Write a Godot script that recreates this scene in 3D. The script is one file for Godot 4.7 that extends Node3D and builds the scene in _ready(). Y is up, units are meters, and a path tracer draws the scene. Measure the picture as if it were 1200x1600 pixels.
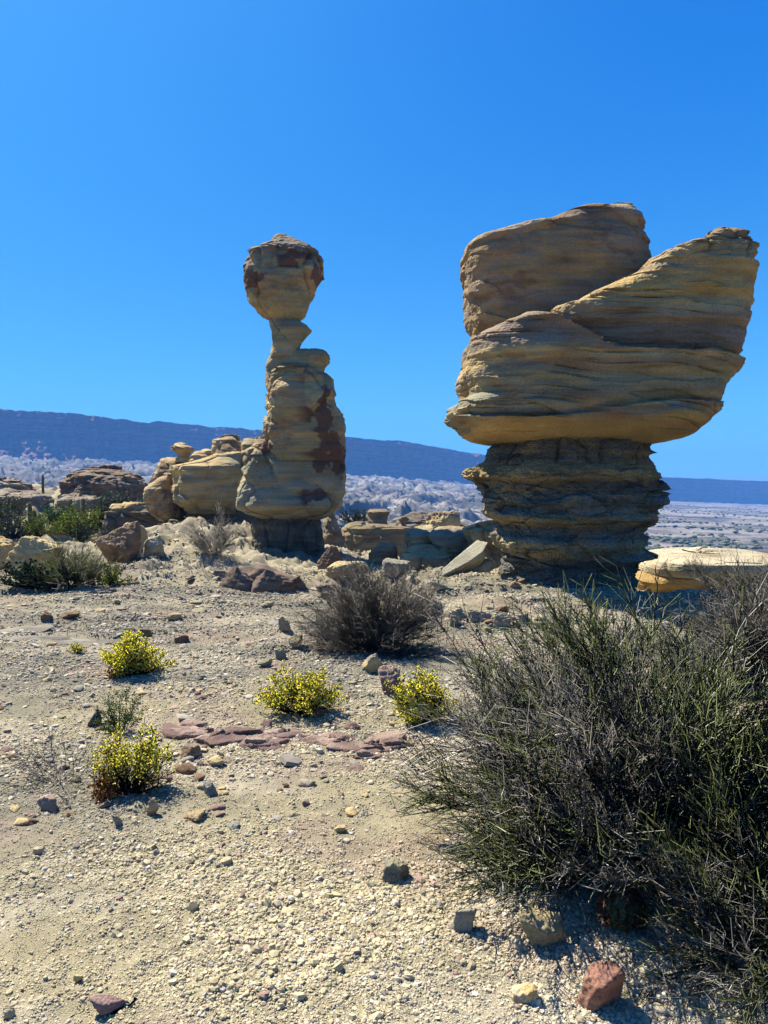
extends Node3D
# A desert valley with two wind-carved rock formations. x right, y up, -z away from the viewer, metres.

const F := 1155.0            # focal length in photograph pixels (1600 high)
const EYE := 1.6
var pitch := atan(50.0 / F)
var used := {}
var rng := RandomNumberGenerator.new()
var noises := {}
var M := {}

# ------------------------------------------------------------------ helpers
func nz(sd: int, freq: float, oct := 4, type := FastNoiseLite.TYPE_SIMPLEX_SMOOTH, fractal := FastNoiseLite.FRACTAL_FBM) -> FastNoiseLite:
	var n := FastNoiseLite.new()
	n.seed = sd
	n.frequency = freq
	n.noise_type = type
	n.fractal_type = fractal
	n.fractal_octaves = oct
	return n

func at(px: float, py: float, d: float) -> Vector3:   # the point d metres ahead that the surveyed photograph shows there
	var v := Vector3((px - 600.0) / F, (800.0 - py) / F, -1.0).rotated(Vector3.RIGHT, -pitch)
	return Vector3(0, EYE, 0) + v * (d / -v.z)

func on_ground(px: float, py: float) -> Vector3:
	var d := 1.6
	while d < 140.0:
		var p := at(px, py, d)
		if p.y < ground_h(p.x, p.z):
			for k in 6:
				d -= d * 0.002
				var q := at(px, py, d)
				if q.y > ground_h(q.x, q.z):
					break
			var e := at(px, py, d)
			e.y = ground_h(e.x, e.z)
			return e
		d *= 1.01
	return at(px, py, 60.0)

func bump(t: float) -> float:
	t = clampf(t, 0.0, 1.0)
	return t * t * (3.0 - 2.0 * t)

func numbered(called: String) -> String:
	var k: int = used.get(called, 0)
	used[called] = k + 1
	return called if k == 0 else "%s_%03d" % [called, k]

func tag(o: Node, label: String, category: String, group := "") -> void:
	o.set_meta("label", label)
	o.set_meta("category", category)
	if group != "":
		o.set_meta("group", group)

func thing(called: String, label: String, category: String, where: Vector3, group := "") -> Node3D:
	var o := Node3D.new()
	o.name = numbered(called)
	o.position = where
	add_child(o)
	tag(o, label, category, group)
	return o

func part(parent: Node, called: String, mesh: Mesh, mat: Material) -> MeshInstance3D:
	var m := MeshInstance3D.new()
	m.name = called if parent != self else numbered(called)
	m.mesh = mesh
	m.material_override = mat
	m.cast_shadow = GeometryInstance3D.SHADOW_CASTING_SETTING_ON
	parent.add_child(m, true)
	return m

func copies(parent: Node, called: String, mesh: Mesh, mat: Material, where: Array, tints := PackedColorArray()) -> MultiMeshInstance3D:
	var mm := MultiMesh.new()
	mm.transform_format = MultiMesh.TRANSFORM_3D
	mm.use_colors = tints.size() > 0
	mm.mesh = mesh
	mm.instance_count = where.size()
	for i in where.size():
		mm.set_instance_transform(i, where[i])
		if tints.size() > 0:
			mm.set_instance_color(i, tints[i])
	var o := MultiMeshInstance3D.new()
	o.name = called if parent != self else numbered(called)
	o.multimesh = mm
	o.material_override = mat
	o.set_meta("kind", "stuff")
	parent.add_child(o, true)
	return o

func grid_mesh(pos: PackedVector3Array, col: PackedColorArray, w: int, h: int, wrap: bool) -> ArrayMesh:
	var nrm := PackedVector3Array()
	nrm.resize(w * h)
	for j in h:
		var ju := maxi(j - 1, 0) * w
		var jd := mini(j + 1, h - 1) * w
		for i in w:
			var il := i - 1
			var ir := i + 1
			if wrap:
				il = (il + w) % w
				ir = ir % w
			else:
				il = maxi(il, 0)
				ir = mini(ir, w - 1)
			var n := (pos[j * w + ir] - pos[j * w + il]).cross(pos[jd + i] - pos[ju + i])
			var l := n.length()
			nrm[j * w + i] = n / l if l > 1e-12 else (Vector3.UP if j < h / 2 else Vector3.DOWN)
	var idx := PackedInt32Array()
	var cols := w if wrap else w - 1
	idx.resize(cols * (h - 1) * 6)
	var k := 0
	for j in h - 1:
		for i in cols:
			var a := j * w + i
			var b := j * w + (i + 1) % w
			var c := a + w
			var e := b + w
			idx[k] = a; idx[k + 1] = c; idx[k + 2] = b
			idx[k + 3] = b; idx[k + 4] = c; idx[k + 5] = e
			k += 6
	var arr := []
	arr.resize(Mesh.ARRAY_MAX)
	arr[Mesh.ARRAY_VERTEX] = pos
	arr[Mesh.ARRAY_NORMAL] = nrm
	arr[Mesh.ARRAY_COLOR] = col
	arr[Mesh.ARRAY_INDEX] = idx
	var m := ArrayMesh.new()
	m.add_surface_from_arrays(Mesh.PRIMITIVE_TRIANGLES, arr)
	return m

func line(poly: Array, x: float) -> float:            # y of a polyline [[x, y], ...] at x
	if x <= poly[0][0]:
		return poly[0][1]
	for k in range(1, poly.size()):
		if x <= poly[k][0]:
			return lerpf(poly[k - 1][1], poly[k][1], (x - poly[k - 1][0]) / (poly[k][0] - poly[k - 1][0]))
	return poly[-1][1]

func ramp(stops: Array, t: float) -> Color:
	if t <= stops[0][0]:
		return stops[0][1]
	for k in range(1, stops.size()):
		if t <= stops[k][0]:
			return (stops[k - 1][1] as Color).lerp(stops[k][1], bump((t - stops[k - 1][0]) / (stops[k][0] - stops[k - 1][0])))
	return stops[-1][1]

# A rock lofted through horizontal sections: rows of [height row, left, right, half depth, shift towards the viewer]
func loft(rows: Array, d: float, o: Vector3, nu: int, nv: int, ex: float, disp: Callable, colr: Callable, top_r := 0.05) -> ArrayMesh:
	var s := d / F
	var cum := [0.0]
	for k in range(1, rows.size()):
		cum.append(cum[-1] + absf(rows[k][0] - rows[k - 1][0]) + 0.35 * maxf(absf(rows[k][1] - rows[k - 1][1]), absf(rows[k][2] - rows[k - 1][2])))
	var caps := 10
	var h := nv + 2 * caps
	var pos := PackedVector3Array()
	var col := PackedColorArray()
	pos.resize(nu * h)
	col.resize(nu * h)
	var k := 1
	for j in h:
		var shrink := 1.0
		var t: float = clampf(float(j - caps) / (nv - 1), 0.0, 1.0)
		if j < caps:
			shrink = float(j) / caps
		elif j >= caps + nv:
			shrink = float(h - 1 - j) / caps
		var c: float = t * cum[-1]
		k = 1
		while k < rows.size() - 1 and cum[k] < c:
			k += 1
		var f: float = clampf((c - cum[k - 1]) / maxf(cum[k] - cum[k - 1], 1e-6), 0.0, 1.0)
		var ra: Array = rows[k - 1]
		var rb: Array = rows[k]
		var py := lerpf(ra[0], rb[0], f)
		var lx := lerpf(ra[1], rb[1], f)
		var rx := lerpf(ra[2], rb[2], f)
		var hd: float = lerpf(ra[3], rb[3], f) * shrink
		var zc := lerpf(ra[4] if ra.size() > 4 else 0.0, rb[4] if rb.size() > 4 else 0.0, f)
		var y := at(600, py, d - zc - 0.85 * lerpf(ra[3], rb[3], f)).y
		if j < caps:
			y += top_r * (1.0 - shrink * shrink) * hdmean(rows)
		var cx := (lx + rx) * 0.5
		var hw := (rx - lx) * 0.5 * shrink
		if shrink == 1.0:                               # a deep body seen from the viewpoint is widest nearer than its middle: fit the section to the surveyed width
			for it in 3:
				var lo := 1e9
				var hi := -1e9
				for q in 24:
					var b := TAU * q / 24.0
					var bx := (cx + hw * signf(cos(b)) * pow(absf(cos(b)), 2.0 / ex) - 600.0) * s
					var bz := d - zc - hd * signf(sin(b)) * pow(absf(sin(b)), 2.0 / ex)
					lo = minf(lo, 600.0 + F * bx / bz)
					hi = maxf(hi, 600.0 + F * bx / bz)
				cx += (lx + rx - lo - hi) * 0.5
				hw *= (rx - lx) / maxf(hi - lo, 1.0)
		for i in nu:
			var u := float(i) / nu
			var a := PI * u / 0.66 if u < 0.66 else PI + PI * (u - 0.66) / 0.34
			var ca := cos(a)
			var sa := sin(a)
			var qx := cx + hw * signf(ca) * pow(absf(ca), 2.0 / ex)
			var p := Vector3((qx - 600.0) * s, y, -d + zc + hd * signf(sa) * pow(absf(sa), 2.0 / ex))
			var out := Vector3(ca / maxf(hw * s, 0.05), 0.0, sa / maxf(hd, 0.05)).normalized()
			if j < caps:
				out = (out * shrink + Vector3.UP * (1.2 - shrink)).normalized()
			elif j >= caps + nv:
				out = (out * shrink + Vector3.DOWN * (1.2 - shrink)).normalized()
			var dd: float = disp.call(p, qx, py)
			p += out * dd
			pos[j * nu + i] = p - o
			col[j * nu + i] = colr.call(p, qx, py)
	return grid_mesh(pos, col, nu, h, true)

func hdmean(rows: Array) -> float:
	var m := 0.0
	for r in rows:
		m += r[3]
	return m / rows.size()

# A boulder: the inside of a few tilted planes, rounded and weathered; size is its full width, height, depth
func boulder_mesh(size: Vector3, sd: int, nu: int, nv: int, planes: int, soft: float, rough: float, colr: Callable, origin := Vector3.ZERO, strat := 0.0) -> ArrayMesh:
	var r := RandomNumberGenerator.new()
	r.seed = sd
	var ns: Array[Vector3] = []
	var hs: Array[float] = []
	for k in planes:
		var v := Vector3(r.randfn(), r.randfn(), r.randfn()).normalized()
		ns.append(v)
		hs.append(r.randf_range(0.55, 0.9))
	for v in [Vector3.UP, Vector3.DOWN, Vector3.LEFT, Vector3.RIGHT, Vector3.BACK, Vector3.FORWARD]:
		ns.append((v + Vector3(r.randfn(), r.randfn(), r.randfn()) * 0.28).normalized())
		hs.append(r.randf_range(0.8, 1.0))
	var n: FastNoiseLite = noises.fbm
	var pos := PackedVector3Array()
	var col := PackedColorArray()
	pos.resize(nu * nv)
	col.resize(nu * nv)
	var half := size * 0.5
	var big := maxf(size.x, maxf(size.y, size.z))
	var sh := Vector3(sd * 3.17, sd * 1.31, sd * 7.7)
	var kk := 1.0 / maxf(soft, 0.01)
	for j in nv:
		var th := PI * j / (nv - 1)
		for i in nu:
			var a := TAU * i / nu
			var dir := Vector3(cos(a) * sin(th), cos(th), sin(a) * sin(th))
			var sm := 0.0
			for k in ns.size():
				var q := dir.dot(ns[k])
				if q > 0.05:
					sm += pow(q / hs[k], kk)
			var rad := pow(sm, -1.0 / kk)
			var p := dir * rad
			var w := p * half / big
			rad *= 1.0 + rough * (n.get_noise_3dv((w * 6.0 + sh)) * 0.5 + n.get_noise_3dv((w * 18.0 + sh)) * 0.25)
			if strat > 0.0:
				rad *= 1.0 + strat * noises.one.get_noise_3d(w.x * 1.2 + sh.x, w.y * 14.0, w.z * 1.2)
			pos[j * nu + i] = dir * rad
	var lo := Vector3.ONE * 9.0
	var hi := -lo
	for p in pos:
		lo = lo.min(p)
		hi = hi.max(p)
	for k in pos.size():                                # exactly as wide, high and deep as asked
		pos[k] = ((pos[k] - lo) / (hi - lo) * 2.0 - Vector3.ONE) * half
		col[k] = colr.call(pos[k] + origin, pos[k].y / half.y)
	return grid_mesh(pos, col, nu, nv, true)

func faceted(m: ArrayMesh) -> ArrayMesh:               # the same shape with hard edges
	var a := m.surface_get_arrays(0)
	var v: PackedVector3Array = a[Mesh.ARRAY_VERTEX]
	var c: PackedColorArray = a[Mesh.ARRAY_COLOR]
	var ix: PackedInt32Array = a[Mesh.ARRAY_INDEX]
	var st := new_st()
	for k in range(0, ix.size(), 3):
		var n := (v[ix[k + 2]] - v[ix[k]]).cross(v[ix[k + 1]] - v[ix[k]])
		if n.length() < 1e-9:
			continue
		for q in 3:
			st.set_normal(n.normalized())
			st.set_color(c[ix[k + q]])
			st.add_vertex(v[ix[k + q]])
	return st.commit()

func tex(sd: int, freq: float, oct: int, lo: float, hi: float, type := FastNoiseLite.TYPE_SIMPLEX_SMOOTH, fractal := FastNoiseLite.FRACTAL_FBM, size := 1024) -> NoiseTexture2D:
	var t := NoiseTexture2D.new()
	t.width = size
	t.height = size
	t.seamless = true
	t.noise = nz(sd, freq, oct, type, fractal)
	var g := Gradient.new()
	g.set_color(0, Color(lo, lo, lo))
	g.set_color(1, Color(hi, hi, hi))
	t.color_ramp = g
	return t

func mat(albedo_tex: Texture2D, scale: Vector3, bump_tex: Texture2D, cm: float, rough := 0.95) -> StandardMaterial3D:
	var m := StandardMaterial3D.new()
	m.vertex_color_use_as_albedo = true
	m.roughness = rough
	m.metallic_specular = 0.25
	m.albedo_texture = albedo_tex
	m.uv1_triplanar = true
	m.uv1_world_triplanar = true
	m.uv1_scale = scale
	if bump_tex:
		m.heightmap_enabled = true
		m.heightmap_texture = bump_tex
		m.heightmap_scale = cm
	return m

func plain(c: Color, rough := 0.9, back := Color.BLACK) -> StandardMaterial3D:   # c is linear
	var m := StandardMaterial3D.new()
	m.albedo_color = c.linear_to_srgb()
	m.roughness = rough
	m.metallic_specular = 0.25
	m.vertex_color_use_as_albedo = true
	if back != Color.BLACK:
		m.backlight_enabled = true
		m.backlight = back
	return m

# ------------------------------------------------------------------ terrain shape
func terrace(v: float, step: float, sharp: float) -> float:
	var q := v / step
	var f := q - floorf(q)
	return (floorf(q) + pow(f, sharp)) * step

func ground_h(x: float, z: float) -> float:
	var d := -z
	var g: FastNoiseLite = noises.ground
	var n := g.get_noise_2d(x * 0.25, z * 0.25)          # metres-wide swell
	var h := -0.0022 * d * d if d > 0.0 else 0.0
	if d > 22.0:
		h = -1.065 - 0.06 * (d - 22.0)
		var left := bump((-0.22 * d - x) / (0.09 * d))
		h = lerpf(h, -1.065 + 0.035 * (d - 22.0), left)
		var gul := bump((d - 24.0) / 9.0) * (1.0 - left)
		h -= gul * 1.1
		if d > 40.0:
			h -= (1.0 - left) * pow((d - 40.0) * 0.12, 1.5)
		if d > 62.0:
			h -= left * 0.0065 * (d - 62.0) * (d - 62.0)
	h += 0.05 * n * clampf(d * 0.2, 0.4, 3.0)
	# mound under the pillar and the outcrop
	var mx := (x + 5.2) / (2.6 if x > -5.2 else 2.3)
	var mz := (d - 22.0) / (5.2 if d < 22.0 else 9.0)
	h += 1.25 * exp(-0.5 * (mx * mx + mz * mz)) * (1.0 + 0.25 * g.get_noise_2d(x * 1.1, z * 1.1))
	# rock platform under the mushroom rock, with a stepped edge
	var e := minf(minf((d - 8.6) / 1.2, (15.5 - d) / 2.0), (x - 0.55 + 0.12 * (d - 9.0)) / 1.4)
	e += 0.55 * g.get_noise_2d(x * 0.9 + 40.0, z * 0.9)
	if e > -0.3:
		var st := clampf(e * 0.9 + 0.1, 0.0, 1.0)
		h += 0.23 * terrace(st, 0.3334, 4.0) / 1.0
	var hx := (x - 6.0) / 2.2
	var hz := (d - 13.0) / 1.6
	h -= 0.5 * exp(-hx * hx - hz * hz)
	# thin bedrock sheets showing through the wash
	if d > 7.0 and d < 60.0:
		var b := g.get_noise_2d(x * 0.35 + 91.0, z * 0.9 - 17.0)
		if b > 0.08:
			h += terrace(minf((b - 0.08) * 0.4, 0.10), 0.022, 4.0) * (0.6 if d < 12.0 else 1.0)
	if d > 26.0 and x < -0.2 * d:
		var hl := g.get_noise_2d(x * 0.2 + 7.0, z * 0.35) * 1.6 * bump((d - 26.0) / 8.0)
		h += terrace(hl + 2.0, 0.55, 4.0) - 2.0
	return h

func ground_fine(x: float, z: float) -> float:
	var r := ground_h(x, z)
	var d := absf(z) + absf(x) * 0.5
	r += 0.018 * noises.fbm.get_noise_2d(x * 1.6, z * 1.6)
	if z < -11.0 and d < 40.0:
		var k := bump((-z - 11.0) / 4.0)
		r += k * (0.05 * noises.ridge.get_noise_2d(x * 0.8, z * 0.5) + 0.07 * noises.fbm.get_noise_2d(x * 3.0, z * 3.0) + 0.05 * noises.block.get_noise_2d(x * 1.9, z * 1.5) + 0.03 * noises.block.get_noise_2d(x * 5.0, z * 4.0) + terrace(0.16 * noises.fbm.get_noise_2d(x * 0.9 + 7.0, z * 0.9) + 1.0, 0.045, 4.0) - 1.0)
	if d < 30.0:
		r += 0.016 * noises.fbm.get_noise_2d(x * 6.0, z * 6.0)
	else:
		r += 0.25 * noises.ridge.get_noise_2d(x * 0.3, z * 0.3)
	return r

func soil(x: float, z: float) -> Color:
	var g: FastNoiseLite = noises.ground
	var tan := Color(0.43, 0.372, 0.228)
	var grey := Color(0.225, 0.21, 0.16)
	var pink := Color(0.38, 0.30, 0.215)
	var pale := Color(0.48, 0.42, 0.29)
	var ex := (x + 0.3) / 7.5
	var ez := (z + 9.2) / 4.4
	var grey_patch := 1.0 - sqrt(ex * ex + ez * ez) + 0.4 * g.get_noise_2d(x * 0.6, z * 0.6) + 0.15 * g.get_noise_2d(x * 2.5, z * 2.5)   # noise-edged ellipse across the middle ground where the soil turns greyer
	var k := bump(0.4 + 1.4 * g.get_noise_2d(x * 0.35 + 3.0, z * 0.35) + 0.7 * bump(grey_patch * 3.0))
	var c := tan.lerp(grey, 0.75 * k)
	c = c.lerp(pink, 0.7 * bump((g.get_noise_2d(x * 0.5 - 60.0, z * 0.8 + 20.0) - 0.12) * 4.0))
	c = c.lerp(pale, 0.8 * bump((g.get_noise_2d(x * 0.4 + 160.0, z * 0.9 + 20.0) - 0.1) * 5.0))
	return c * (1.0 + 0.22 * noises.fbm.get_noise_2d(x * 3.0, z * 3.0))

# ------------------------------------------------------------------ plants
func tube(st: SurfaceTool, pts: Array, r0: float, r1: float, sides: int, c0: Color, c1: Color) -> void:
	var rings := []
	for k in pts.size():
		var t: Vector3 = (pts[mini(k + 1, pts.size() - 1)] - pts[maxi(k - 1, 0)]).normalized()
		var a := t.cross(Vector3(0.31, 0.17, 0.93)).normalized()
		var b := t.cross(a)
		var r := lerpf(r0, r1, float(k) / (pts.size() - 1))
		var ring := []
		for i in sides:
			var q := TAU * i / sides
			ring.append([pts[k] + (a * cos(q) + b * sin(q)) * r, a * cos(q) + b * sin(q)])
		rings.append(ring)
	for k in pts.size() - 1:
		var ca := c0.lerp(c1, float(k) / (pts.size() - 1))
		var cb := c0.lerp(c1, float(k + 1) / (pts.size() - 1))
		for i in sides:
			var i2 := (i + 1) % sides
			for v in [[rings[k][i], ca], [rings[k][i2], ca], [rings[k + 1][i], cb], [rings[k][i2], ca], [rings[k + 1][i2], cb], [rings[k + 1][i], cb]]:
				st.set_color(v[1])
				st.set_normal(v[0][1])
				st.add_vertex(v[0][0])

func new_st() -> SurfaceTool:
	var st := SurfaceTool.new()
	st.begin(Mesh.PRIMITIVE_TRIANGLES)
	return st

# a spray of broom-like twigs growing along +y, about 0.3 m long
func spray_mesh(sd: int, twigs: int, rad: float, c0: Color, c1: Color, crook := 0.03) -> ArrayMesh:
	var r := RandomNumberGenerator.new()
	r.seed = sd
	var st := new_st()
	var main := [Vector3.ZERO]
	var dir := Vector3(r.randfn() * 0.1, 1, r.randfn() * 0.1).normalized()
	for k in 4:
		dir = (dir + Vector3(r.randfn(), r.randfn() * 0.3, r.randfn()) * 0.12).normalized()
		main.append(main[-1] + dir * 0.07)
	tube(st, main, rad * 1.3, rad * 0.6, 3, c0, c1)
	for k in twigs:
		var t := r.randf_range(0.1, 0.95) * (main.size() - 1)
		var b: Vector3 = main[int(t)].lerp(main[mini(int(t) + 1, main.size() - 1)], t - int(t))
		var a := r.randf() * TAU
		var tilt := r.randf_range(0.25, 0.8)
		var v := Vector3(cos(a) * tilt, 1.0, sin(a) * tilt).normalized()
		var l := r.randf_range(0.05, 0.15)
		var p1 := b + v * l * 0.5 + Vector3(r.randfn(), r.randfn(), r.randfn()) * crook * l * 2.0
		var p2 := b + v * l + Vector3(0, 0.12 * l, 0) + Vector3(r.randfn(), r.randfn(), r.randfn()) * crook * l * 4.0
		tube(st, [b, p1, p2], rad, rad * 0.5, 3, c0, c1)
	return st.commit()

# stems that leave a root and bend to points on a dome; returns the points along them: [[position, direction, share of the way out], ...]
func stems(st: SurfaceTool, sd: int, count: int, size: Vector3, r0: float, c: Color, low := 0.1, lean := Vector3.ZERO) -> Array:
	var r := RandomNumberGenerator.new()
	r.seed = sd
	var out := []
	for k in count:
		var a := r.randf() * TAU
		var el := asin(lerpf(low, 0.98, pow(r.randf(), 0.8)))
		var reach := r.randf_range(0.6, 1.08)
		var tip := (Vector3(cos(a) * cos(el) * size.x, sin(el) * size.y, sin(a) * cos(el) * size.z) + lean) * reach
		var mid := Vector3(tip.x * 0.5, tip.y * r.randf_range(0.25, 0.5), tip.z * 0.5) + Vector3(r.randfn(), 0, r.randfn()) * 0.05 * size.x
		var root := Vector3(r.randfn(), 0, r.randfn()) * 0.06 * size.x - Vector3(0, 0.03, 0)
		var pts := []
		for q in 9:
			var t := q / 8.0
			var p := root.lerp(mid, t).lerp(mid.lerp(tip, t), t) + Vector3(r.randfn(), r.randfn(), r.randfn()) * 0.012 * size.x * t
			pts.append(p)
		tube(st, pts, r0 * r.randf_range(0.5, 1.9), r0 * 0.15, 5, c, c * 0.9)
		for q in range(1, 9):
			out.append([pts[q], (pts[q] - pts[q - 1]).normalized(), q / 8.0])
	return out

func facing(v: Vector3, spin: float, s: Vector3, p: Vector3) -> Transform3D:   # +y turned to v
	var y := v.normalized()
	var x := y.cross(Vector3(0.2, 0.3, 0.9)).normalized()
	var z := x.cross(y)
	return Transform3D(Basis(x, y, z) * Basis(Vector3.UP, spin) * Basis.from_scale(s), p)

func broom(called: String, label: String, group: String, where: Vector3, size: Vector3, sd: int, n_stems: int, n_sprays: int, green_share: float, spray_scale: float, low := 0.1, greens := "green", lean := Vector3.ZERO, clear := Vector3(0, -99, 0)) -> Node3D:
	var r := RandomNumberGenerator.new()
	r.seed = sd
	var o := thing(called, label, "shrub", where, group)
	var st := new_st()
	var pts := stems(st, sd, n_stems, size, 0.012 * size.x, Color(0.16, 0.13, 0.105), low, lean)
	part(o, "branches", st.commit(), M.bark)
	var buckets := {}
	for k in n_sprays:
		var s: Array = pts[r.randi() % pts.size()]
		if s[2] < 0.3:
			s = pts[r.randi() % pts.size()]
		var p: Vector3 = s[0] + Vector3(r.randfn(), r.randfn() * 0.7, r.randfn()) * 0.06 * size.x
		p.y = maxf(p.y, 0.01)
		if (where + p).distance_to(clear) < 0.17:
			continue
		var outw := Vector3(p.x / size.x, 0.35 + p.y / size.y * 0.6, p.z / size.z)
		var v: Vector3 = (outw.normalized() * 0.7 + s[1] * 0.5 + Vector3(r.randfn(), r.randfn(), r.randfn()) * 0.33)
		if v.y < -0.2:
			v.y = -0.2
		var patch: float = noises.fbm.get_noise_3dv((where + p) * 1.5)
		var green: bool = r.randf() < green_share + patch * 1.1
		var key := ("%s%d" % [greens, r.randi() % 4]) if green else ("dry%d" % (r.randi() % 4))
		if not buckets.has(key):
			buckets[key] = []
		buckets[key].append(facing(v, r.randf() * TAU, Vector3.ONE * spray_scale * r.randf_range(0.6, 1.25), p))
	for key in buckets:
		copies(o, "twigs", M["spray_" + key], M["twig_green"], buckets[key])
	return o

func leafy(called: String, label: String, group: String, where: Vector3, size: Vector3, sd: int, n_stems: int, n_leaves: int, leaf: String, leaf_scale: float, bark: Color, clump := 0.03, low := 0.12, bare_to := 0.0, rusty := 0) -> Node3D:
	var r := RandomNumberGenerator.new()
	r.seed = sd
	var o := thing(called, label, "shrub", where, group)
	var st := new_st()
	var pts := stems(st, sd, n_stems, size, 0.016 * size.x, bark, low)
	# side twigs
	var tips := []
	for s in pts:
		if s[2] > 0.3:
			for q in 2:
				var v: Vector3 = (s[1] + Vector3(r.randfn(), absf(r.randfn()) * 0.6, r.randfn()) * 0.7).normalized()
				var e: Vector3 = s[0] + v * size.x * r.randf_range(0.12, 0.3)
				tube(st, [s[0], s[0].lerp(e, 0.5) + Vector3(r.randfn(), r.randfn(), r.randfn()) * 0.01, e], 0.0022, 0.001, 3, bark, bark)
				tips.append([s[0], e])
	part(o, "branches", st.commit(), M.bark)
	var where_l := []
	var tints := PackedColorArray()
	for k in n_leaves:
		var tp: Array = tips[r.randi() % tips.size()]
		var bare: float = noises.fbm.get_noise_3dv((where + tp[1]) * 5.0)
		if bare > 0.12 and r.randf() < 0.75:
			continue
		var p: Vector3 = tp[0].lerp(tp[1], sqrt(r.randf())) + Vector3(r.randfn(), r.randfn(), r.randfn()) * clump * 0.4
		if p.y < maxf(0.01, bare_to * size.y * r.randf_range(0.6, 1.2)):
			continue
		var v := Vector3(r.randfn(), r.randfn() + 0.5, r.randfn())
		where_l.append(facing(v, r.randf() * TAU, Vector3.ONE * leaf_scale * r.randf_range(0.6, 1.3), p))
		var g := r.randf_range(0.75, 1.2)
		tints.append(Color(g * r.randf_range(0.75, 1.12), g, g * r.randf_range(0.5, 1.4)))
	copies(o, "leaves", M.leaf_mesh, M["leaf_" + leaf], where_l, tints)
	if rusty > 0:
		var old := []
		for k in rusty:
			var p := Vector3(-0.45 * size.x + r.randfn() * 0.13 * size.x, absf(r.randfn()) * 0.16 * size.y, 0.35 * size.z + r.randfn() * 0.2 * size.z)
			old.append(facing(Vector3(r.randfn(), r.randfn(), r.randfn()), 0.0, Vector3.ONE * leaf_scale * r.randf_range(0.6, 1.2), p))
		copies(o, "withered_leaves", M.leaf_mesh, M.leaf_orange, old)
	return o

# ------------------------------------------------------------------ rock colours
const OCHRE := Color(0.46, 0.31, 0.115)
const TAN := Color(0.46, 0.355, 0.18)
const OLIVE := Color(0.29, 0.26, 0.155)
const GREY := Color(0.235, 0.23, 0.185)
const BLUEGREY := Color(0.21, 0.225, 0.20)
const BROWN := Color(0.19, 0.12, 0.07)
const MAROON := Color(0.125, 0.066, 0.05)
const CREAM := Color(0.50, 0.43, 0.29)

func mottle(c: Color, p: Vector3, amt := 0.22) -> Color:
	var a: float = noises.fbm.get_noise_3d(p.x * 1.3, p.y * 3.5, p.z * 1.3)
	var b: float = noises.one.get_noise_3d(p.x * 0.5, p.y * 11.0, p.z * 0.5)
	var q := 1.0 + amt * (a * 1.2 + b * 0.7)
	return Color(c.r * q, c.g * q, c.b * q)

func sky_picture(sun_dir: Vector3) -> ImageTexture:   # clear air: deep blue overhead, paler at the horizon and round the sun
	var w := 512
	var h := 256
	var im := Image.create_empty(w, h, false, Image.FORMAT_RGBF)
	var top := Color(0.0, 0.044, 0.215)
	var mid := Color(0.001, 0.098, 0.33)
	var low := Color(0.078, 0.27, 0.39)
	var earth := Color(0.16, 0.135, 0.10)
	for j in h:
		var el := PI * (0.5 - (j + 0.5) / h)
		for i in w:
			var az := TAU * (i + 0.5) / w
			var v := Vector3(sin(az) * cos(el), sin(el), -cos(az) * cos(el))
			var c := earth
			if el > 0.0:
				c = top.lerp(mid, pow(1.0 - v.y, 1.6)).lerp(low, pow(1.0 - v.y, 5.5))
				var g := v.dot(sun_dir)
				c += Color(0.04, 0.125, 0.165) * (0.9 * pow(maxf(g, 0.0), 5.0) + 1.2 * pow(maxf(g, 0.0), 40.0))
			im.set_pixel(i, j, c)
	return ImageTexture.create_from_image(im)

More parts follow.
